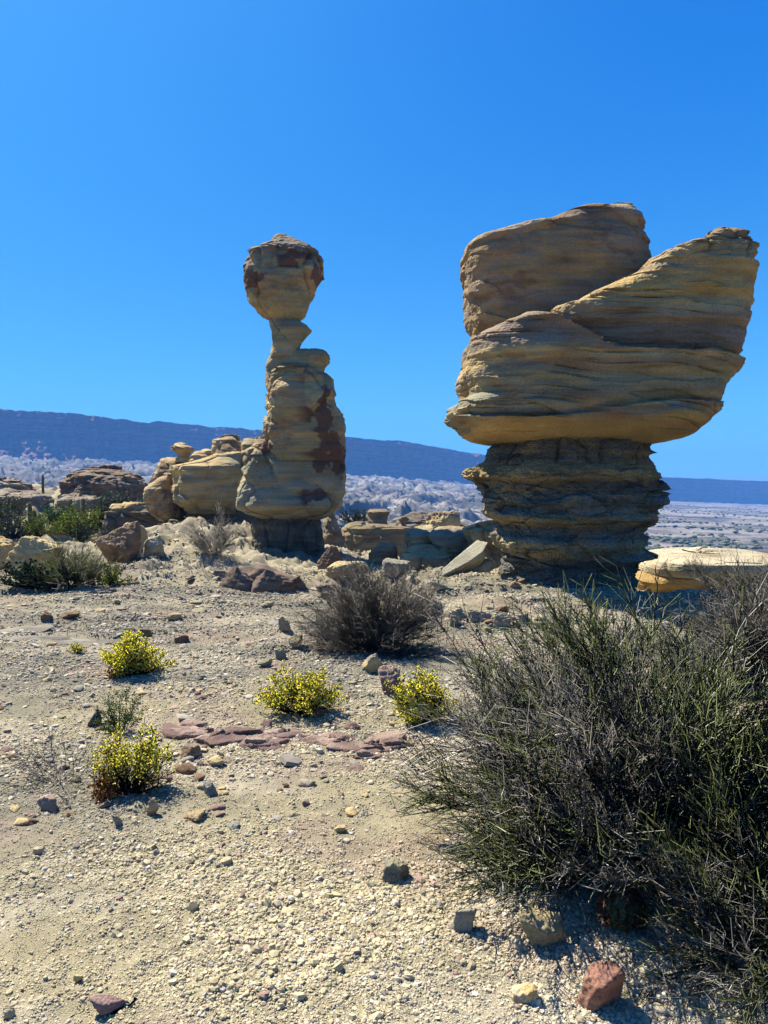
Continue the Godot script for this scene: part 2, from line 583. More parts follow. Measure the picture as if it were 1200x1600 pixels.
func _ready() -> void:
	# ---------------- camera, sky, sun, exposure
	var cam := Camera3D.new()
	cam.name = "camera"
	cam.fov = rad_to_deg(2.0 * atan(800.0 / F))
	cam.position = Vector3(0, EYE, 0)
	cam.rotation.x = -pitch
	cam.near = 0.05
	cam.far = 12000.0
	add_child(cam)
	cam.current = true
	var sun_dir := Vector3(-1.0, 1.68, -0.92).normalized()
	var sky_mat := PanoramaSkyMaterial.new()
	sky_mat.panorama = sky_picture(sun_dir)
	var env := Environment.new()
	env.background_mode = Environment.BG_SKY
	env.sky = Sky.new()
	env.sky.sky_material = sky_mat
	env.tonemap_mode = Environment.TONE_MAPPER_LINEAR
	env.tonemap_exposure = 2.95
	env.fog_enabled = true
	env.fog_density = 0.00034
	env.fog_light_color = Color(0.40, 0.66, 1.0)
	env.sdfgi_enabled = true
	env.ssao_enabled = true
	env.ssil_enabled = true
	var we := WorldEnvironment.new()
	we.name = "environment"
	we.environment = env
	add_child(we)
	var sun := DirectionalLight3D.new()
	sun.name = "sun"
	sun.light_energy = 1.5
	sun.light_angular_distance = 0.5
	sun.light_color = Color(1.0, 0.965, 0.90)
	sun.shadow_enabled = true
	add_child(sun)
	sun.look_at_from_position(Vector3.ZERO, -sun_dir)

	# ---------------- noises, materials
	noises.ground = nz(11, 1.0, 3)
	noises.fbm = nz(5, 1.0, 4)
	noises.one = nz(23, 1.0, 2)
	noises.ridge = nz(31, 1.0, 4, FastNoiseLite.TYPE_SIMPLEX_SMOOTH, FastNoiseLite.FRACTAL_RIDGED)
	noises.cell = nz(41, 1.0, 1, FastNoiseLite.TYPE_CELLULAR, FastNoiseLite.FRACTAL_NONE)
	noises.cell.cellular_return_type = FastNoiseLite.RETURN_DISTANCE2_SUB
	noises.block = nz(43, 1.0, 1, FastNoiseLite.TYPE_CELLULAR, FastNoiseLite.FRACTAL_NONE)
	noises.block.cellular_return_type = FastNoiseLite.RETURN_CELL_VALUE
	noises.cell.cellular_distance_function = FastNoiseLite.DISTANCE_EUCLIDEAN
	var t_grain := tex(1, 0.03, 5, 0.76, 1.0)
	var t_speck := tex(2, 0.09, 3, 0.5, 1.0)
	var t_rough := tex(3, 0.02, 6, 0.0, 1.0)
	var t_grit := tex(4, 0.07, 4, 0.0, 1.0)
	M.rock = mat(t_grain, Vector3(0.7, 1.3, 0.7), t_rough, 2.4)
	M.crumble = mat(t_grain, Vector3(0.9, 1.2, 0.9), t_rough, 9.0)
	M.stone = mat(t_grain, Vector3(2.2, 2.2, 2.2), t_rough, 0.5)
	M.soil = mat(t_speck, Vector3(1.9, 1.9, 1.9), t_grit, 0.5)
	M.far = mat(t_speck, Vector3(0.012, 0.03, 0.012), null, 0.0)
	M.pebble = plain(Color(1, 1, 1))
	M.bark = plain(Color(1, 1, 1))
	M.twig_green = plain(Color(1, 1, 1), 0.5)
	M.twig_green.metallic_specular = 0.5
	build_plant_stock()
	build_ground()
	build_far()
	build_mushroom()
	build_pillar()
	build_outcrop()
	build_middle()
	build_stones()
	build_gravel()
	build_plants()

func build_plant_stock() -> void:
	for k in 4:
		M["spray_green%d" % k] = spray_mesh(100 + k, 15, 0.0026, Color(0.25, 0.26, 0.17), Color(0.27, 0.345, 0.115), 0.05)
		M["spray_olive%d" % k] = spray_mesh(130 + k, 15, 0.0025, Color(0.24, 0.235, 0.18), Color(0.28, 0.29, 0.19), 0.05)
		M["spray_dead%d" % k] = spray_mesh(230 + k, 13, 0.0022, Color(0.13, 0.125, 0.12), Color(0.20, 0.195, 0.19), 0.08)
		M["spray_dry%d" % k] = spray_mesh(200 + k, 13, 0.0023, Color(0.33, 0.315, 0.295), Color(0.47, 0.455, 0.43), 0.08)
	var st := new_st()
	for s in [-1.0, 1.0]:
		for v in [Vector3(0, 0, 0), Vector3(0.5 * s, 0.55, 0.12), Vector3(0, 1.1, 0)]:
			st.set_normal(Vector3(-0.2 * s, 0, 1).normalized())
			st.set_color(Color.WHITE)
			st.add_vertex(v)
	M.leaf_mesh = st.commit()
	M.leaf_yellow = plain(Color(0.93, 0.80, 0.18), 0.7, Color(1.0, 1.0, 0.6))
	M.leaf_orange = plain(Color(0.42, 0.19, 0.06), 0.8, Color(0.5, 0.3, 0.1))
	M.leaf_green = plain(Color(0.16, 0.22, 0.06), 0.7, Color(0.45, 0.55, 0.25))
	M.leaf_lime = plain(Color(0.30, 0.33, 0.06), 0.7, Color(0.6, 0.65, 0.25))
	M.spine = plain(Color(1, 1, 1), 0.6, Color(0.9, 0.7, 0.55))
	M.leaf_grey = plain(Color(0.17, 0.19, 0.12), 0.8, Color(0.3, 0.3, 0.2))
	M.leaf_dark = plain(Color(0.07, 0.10, 0.05), 0.8, Color(0.2, 0.2, 0.1))

func build_ground() -> void:
	var w := 540
	var h := 680
	var pos := PackedVector3Array()
	var col := PackedColorArray()
	pos.resize(w * h)
	col.resize(w * h)
	for j in h:
		var v := float(j) / (h - 1)
		# rows run from 30 m behind the viewer to 150 m ahead, closest together 1.5 m ahead
		var q := (v - 0.12)
		var d := 1.5 + (2.1 * sinh(5.6 * q) if q > 0.0 else -10.0 * sinh(13.0 * -q))
		for i in w:
			var u := 2.0 * i / (w - 1) - 1.0
			var x := 2.6 * sinh(3.9 * u)
			pos[j * w + i] = Vector3(x, ground_fine(x, -d), -d)
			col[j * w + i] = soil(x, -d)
	var g := part(self, "ground", grid_mesh(pos, col, w, h, false), M.soil)
	g.set_meta("kind", "structure")

const MESA := [[-900, 588, 700, 900], [-400, 612, 712, 980], [0, 639, 722, 1100], [120, 648, 725, 1150], [215, 660, 728, 1200], [236, 664, 729, 1210], [246, 660, 730, 1260], [410, 673, 738, 1300], [540, 684, 748, 1360], [640, 692, 755, 1420], [755, 711, 762, 1500], [1030, 745, 782, 1800], [1200, 752, 789, 2000], [1600, 762, 796, 2300], [2200, 768, 800, 2800]]

func mesa_at(px: float) -> Array:
	for k in range(1, MESA.size()):
		if px <= MESA[k][0]:
			var f: float = (px - MESA[k - 1][0]) / float(MESA[k][0] - MESA[k - 1][0])
			return [lerpf(MESA[k - 1][1], MESA[k][1], f), lerpf(MESA[k - 1][2], MESA[k][2], f), lerpf(MESA[k - 1][3], MESA[k][3], f)]
	return [MESA[-1][1], MESA[-1][2], MESA[-1][3]]

func build_far() -> void:
	# valley floor: rings round the viewpoint, closer together ahead
	var angs := []
	var a := -180.0
	while a < 180.0:
		angs.append(a)
		a += 0.12 if absf(a) < 36.0 else 2.5
	var w := angs.size()
	var h := 720
	var pos := PackedVector3Array()
	var col := PackedColorArray()
	pos.resize(w * h)
	col.resize(w * h)
	for j in h:
		var r := 60.0 * pow(55.0, float(j) / (h - 1))
		for i in w:
			var th := deg_to_rad(angs[i])
			var x := r * sin(th)
			var z := -r * cos(th)
			var px := 600.0 + F * clampf(tan(clampf(th, -1.2, 1.2)), -1.2, 1.2)
			var ma := mesa_at(px)
			var dm: float = ma[2]
			var hb: float = at(600, ma[1], dm).y
			var d := r * maxf(cos(th), 0.2)
			var y := -27.0
			if d < 260.0:
				y = -14.0 - 13.0 * bump((d - 60.0) / 200.0)
			else:
				y = lerpf(-27.0, hb, clampf((d - 260.0) / (dm - 260.0), 0.0, 1.3))
			if d > dm:
				y = hb - 4.0 - (d - dm) * 0.02
			var bad := bump((900.0 - px) / 250.0) * 0.85 + 0.12
			bad *= bump((r - 120.0) / 250.0)
			var rg: float = noises.ridge.get_noise_2d(x * 0.006, z * 0.010)
			var r2: float = noises.ridge.get_noise_2d(x * 0.018 + 50.0, z * 0.05)
			var n: float = noises.fbm.get_noise_2d(x * 0.004, z * 0.012)
			y += bad * (rg * 10.0 + r2 * 7.0 + 3.0 * noises.ridge.get_noise_2d(x * 0.05, z * 0.12)) + n * 2.0
			pos[j * w + i] = Vector3(x, y, z)
			var c := Color(0.25, 0.23, 0.20).lerp(Color(0.36, 0.32, 0.28), bump((px - 850.0) / 200.0))
			c = c.lerp(Color(0.10, 0.095, 0.085), bump(0.5 + 1.6 * noises.fbm.get_noise_2d(x * 0.008, z * 0.03)))
			c = c.lerp(Color(0.42, 0.39, 0.35), bump((n - 0.1) * 4.0) * 0.8)
			var veg: float = noises.fbm.get_noise_2d(x * 0.02 + 9.0, z * 0.05)
			c = c.lerp(Color(0.085, 0.095, 0.06), bump((veg - 0.13) * 6.0) * 0.5)
			col[j * w + i] = c
	var v := part(self, "valley_floor", grid_mesh(pos, col, w, h, true), M.far)
	v.set_meta("kind", "structure")
	# scrub in broken bands across the valley floor
	rng.seed = 77
	var tuft := func(_p: Vector3, _t: float) -> Color:
		return Color(0.085, 0.10, 0.06)
	var tuft_mesh := faceted(boulder_mesh(Vector3(1.0, 0.7, 1.0), 903, 14, 9, 12, 0.06, 0.5, tuft))
	var spots := []
	for k in 60000:
		var j := rng.randi_range(150, h - 150)
		var i := rng.randi_range(0, w - 1)
		var p: Vector3 = pos[j * w + i]
		if absf(p.x) > -p.z * 0.75 or p.z > -170.0:
			continue
		var veg: float = noises.fbm.get_noise_2d(p.x * 0.006 + 19.0, p.z * 0.02)
		if rng.randf() > bump((veg - 0.12) * 5.0) * 0.55 + 0.02:
			continue
		var sz := rng.randf_range(0.8, 2.6)
		spots.append(Transform3D(Basis(Vector3.UP, rng.randf() * TAU) * Basis.from_scale(Vector3(sz * 1.2, sz, sz * 1.2)), p + Vector3(rng.randfn(), 0.25 * sz, rng.randfn())))
	var scrub := copies(self, "valley_scrub", tuft_mesh, M.pebble, spots)
	tag(scrub, "dark scrub dotted over the pale valley floor", "scrub")
	# the mesa: talus, fluted cliff, rim, plateau
	var mw := 900
	var mh := 64
	pos = PackedVector3Array()
	col = PackedColorArray()
	pos.resize(mw * mh)
	col.resize(mw * mh)
	for i in mw:
		var px := lerpf(-900.0, 2200.0, float(i) / (mw - 1))
		var ma := mesa_at(px)
		var dm: float = ma[2]
		var b := at(px, ma[1], dm)
		var top := at(px, ma[0], dm)
		var hh := top.y - b.y
		var fl: float = noises.ridge.get_noise_1d(px * 0.02) * 0.5 + noises.ridge.get_noise_1d(px * 0.006 + 70.0)
		for j in mh:
			var t := 1.0 - float(j) / (mh - 12) if j < mh - 12 else 0.0
			var p: Vector3
			if j < 6:                                   # plateau going back
				p = top + Vector3(b.x, 0, b.z).normalized() * (6 - j) * 60.0
				p.y = top.y - 1.5 * (6 - j)
				t = 1.0
			else:
				t = 1.0 - float(j - 6) / (mh - 7)
				p = b.lerp(top, t)
				p.x = b.x
				p.z = b.z
				var fwd := 0.0
				var gul: float = noises.ridge.get_noise_2d(px * 0.035, t * 1.2 + 5.0)
				var tal := lerpf(0.56, 0.42, bump((px - 100.0) / 250.0))
				if t < tal:
					fwd = (tal - t) * hh * 1.5 * (1.0 + 0.45 * gul)
				fwd += fl * hh * 0.5 * bump(t * 2.0)
				fwd += noises.one.get_noise_2d(px * 0.01, t * 14.0) * hh * 0.035
				fwd += noises.fbm.get_noise_2d(px * 0.08, t * 5.0) * hh * 0.13
				p += Vector3(-b.x, 0, -b.z).normalized() * fwd
			p.y += noises.fbm.get_noise_1d(px * 0.03) * hh * 0.025 * t
			if j == mh - 1:
				p.y -= 25.0
			pos[j * mw + i] = p
			var c := Color(0.33, 0.15, 0.09)
			c = c.lerp(Color(0.13, 0.065, 0.06), bump(0.5 + 2.4 * noises.one.get_noise_2d(px * 0.004, t * 12.0)))
			c = c.lerp(Color(0.33, 0.235, 0.20), bump((noises.fbm.get_noise_2d(px * 0.03, t * 4.0) - 0.02) * 4.0) * bump((0.85 - t) * 3.0) * 0.35)
			c = c.lerp(Color(0.11, 0.055, 0.05), bump((noises.fbm.get_noise_2d(px * 0.12, t * 1.2 + 30.0) - 0.05) * 4.0) * 0.6)
			c = c.lerp(Color(0.13, 0.085, 0.06), bump((t - 0.86) * 9.0) * 0.7)
			col[j * mw + i] = c
	var m := part(self, "mesa", grid_mesh(pos, col, mw, mh, false), M.far)
	m.set_meta("kind", "structure")

# ------------------------------------------------------------------ the mushroom rock
const CREASE := [[760, 494], [780, 487], [800, 484], [830, 494], [870, 520], [905, 540], [940, 548], [1010, 552], [1040, 547], [1075, 556], [1130, 560]]
const SHELF := [[680, 640], [725, 649], [800, 653], [870, 646], [930, 634], [1000, 624], [1060, 627], [1140, 615]]

func build_mushroom() -> void:
	var d := 12.2
	var foot := at(885, 925, d)
	foot.y = ground_h(foot.x, foot.z)
	var o := thing("mushroom_rock", "huge ochre sandstone mushroom rock with wide layered cap on dark eroded stem", "rock formation", foot)
	var lobe := [[360, 1050, 1136, 0.95, 0.2], [366, 1038, 1150, 1.08, 0.2], [376, 1008, 1176, 1.15, 0.2], [386, 980, 1180, 1.2, 0.2], [396, 962, 1181, 1.25, 0.2], [415, 938, 1182, 1.33, 0.15], [435, 892, 1187, 1.4, 0.15], [450, 862, 1191, 1.46, 0.15], [464, 836, 1190, 1.46, 0.1], [470, 797, 1184, 1.5, 0.1], [485, 780, 1177, 1.55, 0.1], [496, 752, 1173, 1.58, 0.1], [506, 733, 1170, 1.61], [518, 716, 1168, 1.64], [530, 713, 1166], [550, 709, 1162, 1.72], [575, 708, 1152, 1.75], [598, 712, 1143, 1.77], [611, 711, 1140, 1.75], [622, 691, 1139, 1.75], [633, 687, 1132, 1.77], [645, 696, 1122, 1.77], [652, 708, 1116, 1.73], [660, 714, 1108, 1.64], [672, 718, 1095, 1.46], [682, 730, 1070, 1.27], [688, 750, 1045, 1.1], [692, 775, 1010, 0.94]]
	lobe[14] = [530, 713, 1166, 1.67]
	var cap_disp := func(p: Vector3, px: float, py: float) -> float:
		var front := bump((p.z + d + 0.3) / 0.8)
		var r: float = -0.05 + 0.13 * noises.fbm.get_noise_3d(p.x * 0.55, p.y * 0.8, p.z * 0.55)
		var warp: float = p.y + 0.16 * noises.one.get_noise_3d(p.x * 0.35, 3.0, p.z * 0.35) + 0.06 * p.x
		r += 0.06 * noises.one.get_noise_3d(p.x * 0.22, warp * 2.0, p.z * 0.22)
		r += 0.03 * noises.ridge.get_noise_3d(p.x * 0.35, warp * 2.2, p.z * 0.35) * bump(0.5 + 2.0 * noises.fbm.get_noise_3d(p.x * 0.5 + 3.0, p.y * 0.8, p.z * 0.5))
		var lines: float = noises.one.get_noise_3d(p.x * 0.25, warp * 16.0, p.z * 0.25)
		r += 0.03 * noises.block.get_noise_3d(p.x * 0.8 + warp * 0.3, warp * 5.5, p.z * 0.8)
		r += 0.004 * lines - 0.05 * bump((lines - 0.36) * 6.0) * bump(0.5 + 2.0 * noises.fbm.get_noise_3d(p.x * 0.7, p.y * 0.7, p.z * 0.7 + 9.0))
		r += 0.018 * noises.fbm.get_noise_3d(p.x * 6.0, p.y * 9.0, p.z * 6.0)
		# big hollow above the slanting crease
		var q := line(CREASE, px) - py
		var ends := bump((px - 765.0) / 40.0) * bump((1135.0 - px) / 60.0)
		if q > 0.0:
			r -= 0.46 * exp(-q / 42.0) * ends * front * bump(q / 4.0)
		else:
			r += 0.07 * exp(q / 30.0) * ends * front
		var s := line(SHELF, px) - py
		var se := bump((1150.0 - px) / 130.0)
		if s > 0.0:
			r -= 0.14 * exp(-s / 14.0) * front * bump(s / 3.0) * se
		else:
			r += 0.05 * exp(s / 10.0) * front * se
		# ragged top and right rim
		if py < 420.0 and px > 960.0:
			var bk: float = noises.cell.get_noise_3d(p.x * 2.2, p.y * 4.0, p.z * 2.2) + 1.0
			r += bump((420.0 - py) / 40.0) * (0.10 * noises.fbm.get_noise_3d(p.x * 2.0, p.y * 5.0, p.z * 2.0) - 0.09 * exp(-bk / 0.12))
		if px > 1120.0 and py < 480.0:
			r += 0.09 * noises.fbm.get_noise_3d(p.x * 2.5, p.y * 9.0, p.z * 2.5) * bump((px - 1120.0) / 40.0)
		return r
	var bands := [[355, Color(0.20, 0.13, 0.075)], [380, BROWN.lerp(TAN, 0.55)], [405, TAN.lerp(BROWN, 0.25)], [425, OCHRE.lerp(TAN, 0.4)], [445, OCHRE], [470, OCHRE.lerp(TAN, 0.6)], [490, Color(0.30, 0.225, 0.14)], [515, Color(0.24, 0.19, 0.14)], [540, Color(0.25, 0.20, 0.14)], [556, OCHRE.lerp(TAN, 0.5)], [568, Color(0.27, 0.21, 0.135)], [585, OLIVE.lerp(OCHRE, 0.4)], [600, OLIVE], [612, OLIVE.lerp(GREY, 0.5)], [626, OLIVE.lerp(TAN, 0.4)], [640, GREY], [650, OCHRE.lerp(OLIVE, 0.3)], [668, OCHRE], [690, OCHRE.lerp(TAN, 0.3)]]  # strata tones; the dull stops above the crease have shade painted in
	var cap_col := func(p: Vector3, px: float, py: float) -> Color:
		var wv: float = 14.0 * noises.one.get_noise_2d(p.x * 0.5, p.y * 0.5) + 6.0 * noises.fbm.get_noise_3d(p.x * 1.5, p.y * 1.5, p.z * 1.5)
		var tilt := 0.045 * (px - 930.0) if py > 560.0 else 0.0
		var c := ramp(bands, py + wv + tilt)
		var rust := bump((noises.fbm.get_noise_3d(p.x * 0.8 + 30.0, p.y * 2.2, p.z * 0.8) - 0.1) * 4.0)
		c = c.lerp(Color(0.34, 0.19, 0.085), rust * 0.45)
		var streak: float = noises.one.get_noise_3d(p.x * 0.35 + 11.0, (p.y + 0.05 * p.x) * 9.0, p.z * 0.35)
		c = c.lerp(Color(0.13, 0.10, 0.075), bump((streak - 0.22) * 4.0) * 0.55 * bump(0.5 + 2.0 * noises.fbm.get_noise_3d(p.x * 0.6 - 8.0, p.y, p.z * 0.6)))
		return mottle(c, p, 0.3)
	part(o, "cap", loft(lobe, d, foot, 560, 380, 4.6, cap_disp, cap_col, 0.04), M.rock)
	var d2 := d + 1.3
	var slab := [[319, 935, 976, 0.41], [324, 880, 987, 0.74], [332, 845, 994, 0.86], [340, 822, 998, 0.94], [350, 775, 1003, 1.02], [362, 738, 1009, 1.07], [372, 727, 1013, 1.09], [386, 718, 1014, 1.11], [400, 717, 1014, 1.11], [420, 720, 1012, 1.11], [450, 722, 1010, 1.07], [480, 729, 1000, 1.02], [505, 736, 990, 0.98], [530, 745, 985, 0.82]]
	var slab_disp := func(p: Vector3, px: float, py: float) -> float:
		var r: float = 0.10 * noises.fbm.get_noise_3d(p.x * 0.7 + 4.0, p.y * 0.9, p.z * 0.7)
		var warp: float = p.y + 0.2 * p.x * 0.4
		r += 0.03 * noises.one.get_noise_3d(p.x * 0.3 + 7.0, warp * 3.0, p.z * 0.3) + 0.04 * noises.block.get_noise_3d(p.x * 0.7 + warp * 0.3, warp * 2.6, p.z * 0.7)
		r += 0.03 * noises.ridge.get_noise_3d(p.x * 0.6, warp * 3.0, p.z * 0.6)
		r += 0.014 * noises.fbm.get_noise_3d(p.x * 6.0, p.y * 9.0, p.z * 6.0)
		var rim := line([[715, 385], [740, 372], [850, 345], [920, 335], [990, 345], [1015, 380]], px) - py
		if rim < 0.0:
			r -= 0.10 * bump(-rim / 10.0) * exp(rim / 40.0)
		return r
	var slab_col := func(p: Vector3, px: float, py: float) -> Color:
		var c := BROWN.lerp(TAN, 0.42)
		c = c.lerp(Color(0.31, 0.23, 0.15), bump(0.5 + 1.5 * noises.fbm.get_noise_3d(p.x * 0.6, p.y * 1.2, p.z * 0.6)))
		c = c.lerp(OCHRE, bump((noises.fbm.get_noise_3d(p.x * 0.9 + 12.0, p.y * 1.4, p.z * 0.9) - 0.08) * 4.0) * 0.55)
		c = c.lerp(Color(0.17, 0.105, 0.065), bump((noises.fbm.get_noise_3d(p.x * 1.2 - 12.0, p.y * 2.4, p.z * 1.2) - 0.12) * 4.0) * 0.6)
		return mottle(c, p, 0.28)
	part(o, "upper_slab", loft(slab, d2, foot, 400, 240, 5.0, slab_disp, slab_col, 0.03), M.rock)
	var ped := [[668, 790, 1015, 0.9], [684, 772, 1016, 1.08], [700, 767, 1020, 1.16], [706, 766, 1024, 1.18], [711, 763, 1014, 1.16], [722, 752, 1017, 1.18], [730, 738, 1019, 1.26], [738, 733, 1027, 1.32], [746, 735, 1029, 1.32], [753, 746, 1027, 1.24], [761, 756, 1029, 1.2], [765, 757, 1038, 1.22], [768, 757, 1026, 1.17], [773, 757, 1038, 1.24], [779, 757, 1034, 1.22], [788, 757, 1040, 1.26], [794, 760, 1031, 1.2], [801, 757, 1022, 1.22], [807, 757, 1028, 1.3], [814, 763, 1029, 1.3], [820, 776, 1024, 1.2], [828, 780, 1008, 1.14], [837, 778, 1004, 1.14], [842, 771, 1003, 1.22], [850, 769, 1002, 1.29], [860, 771, 1001, 1.29], [867, 776, 1006, 1.22], [872, 784, 1018, 1.2], [877, 792, 1022, 1.14], [881, 794, 1002, 1.06], [890, 790, 996, 1.06], [905, 785, 994, 1.1], [918, 776, 998, 1.2], [935, 762, 1004, 1.4], [955, 750, 1012, 1.6]]
	var ped_disp := func(p: Vector3, px: float, py: float) -> float:
		var r: float = 0.07 * noises.fbm.get_noise_3d(p.x * 1.8, p.y * 2.2, p.z * 1.8)
		r += 0.03 * noises.ridge.get_noise_3d(p.x * 1.1, p.y * 4.0, p.z * 1.1)
		r += 0.025 * noises.one.get_noise_3d(p.x * 1.2, p.y * 9.0, p.z * 1.2)
		var wx: float = 0.15 * noises.one.get_noise_3d(p.x * 1.5, p.y * 1.5, p.z * 1.5)
		r += 0.075 * noises.block.get_noise_3d(p.x * 1.6 + wx, p.y * 4.2 + wx * 2.0, p.z * 1.6)
		r += 0.02 * noises.fbm.get_noise_3d(p.x * 8.0, p.y * 9.0, p.z * 8.0)
		var rag := 1.0
		var smooth_band := bump(1.0 - absf(py - 856.0) / 16.0) + bump(1.0 - absf(py - 808.0) / 10.0)
		if smooth_band > 0.0:
			rag = 1.0 - 0.6 * smooth_band
		var c: float = noises.cell.get_noise_3d(p.x * 1.7, p.y * (0.35 if py < 725.0 else 4.5), p.z * 1.7) + 1.0
		r -= (0.11 if py < 725.0 else 0.05) * exp(-c / 0.07) * rag
		r += 0.12 * noises.fbm.get_noise_3d(p.x * 1.6 + 9.0, p.y * 2.0, p.z * 1.6) * rag
		if smooth_band > 0.0:
			var joint: float = noises.cell.get_noise_3d(p.x * 1.35 + 5.0, 0.5, p.z * 0.3) + 1.0
			r -= 0.07 * exp(-joint / 0.035) * smooth_band
		return r * (1.0 if py > 675.0 else 0.5)
	var pb := [[668, Color(0.15, 0.125, 0.085)], [690, Color(0.20, 0.17, 0.115)], [715, Color(0.19, 0.17, 0.12)], [728, OLIVE.lerp(OCHRE, 0.35)], [745, OLIVE.lerp(OCHRE, 0.45)], [756, Color(0.17, 0.16, 0.125)], [775, GREY], [788, Color(0.18, 0.18, 0.14)], [800, GREY], [808, OLIVE.lerp(TAN, 0.4)], [818, OLIVE.lerp(OCHRE, 0.4)], [828, Color(0.18, 0.175, 0.14)], [842, GREY], [852, OLIVE.lerp(TAN, 0.5)], [864, OLIVE.lerp(TAN, 0.3)], [876, BLUEGREY], [886, Color(0.14, 0.135, 0.11)], [912, Color(0.17, 0.16, 0.13)], [930, Color(0.30, 0.27, 0.19)]]
	var ped_col := func(p: Vector3, px: float, py: float) -> Color:
		var wv: float = 6.0 * noises.fbm.get_noise_3d(p.x * 1.2, p.y * 1.5, p.z * 1.2)
		var c := ramp(pb, py + wv)
		c = c.lerp(OCHRE, bump((noises.fbm.get_noise_3d(p.x * 1.4 + 3.0, p.y * 4.0, p.z * 1.4) - 0.15) * 4.0) * 0.5)
		return mottle(c, p, 0.4)
	part(o, "stem", loft(ped, d, foot, 520, 380, 2.4, ped_disp, ped_col), M.crumble)

# ------------------------------------------------------------------ the pillar
func varnish(p: Vector3, px: float, py: float, spots: Array) -> float:
	var n: float = noises.fbm.get_noise_3d(p.x * 2.2, p.y * 2.2, p.z * 2.2)
	var v := -1.0
	for s in spots:
		var q := Vector2((px - s[0]) / s[2], (py - s[1]) / s[3]).length()
		v = maxf(v, 1.0 - q)
	return bump((v - 0.02 + n * 0.85 + 0.25 * noises.fbm.get_noise_3dv(p * 7.0)) * 4.0)

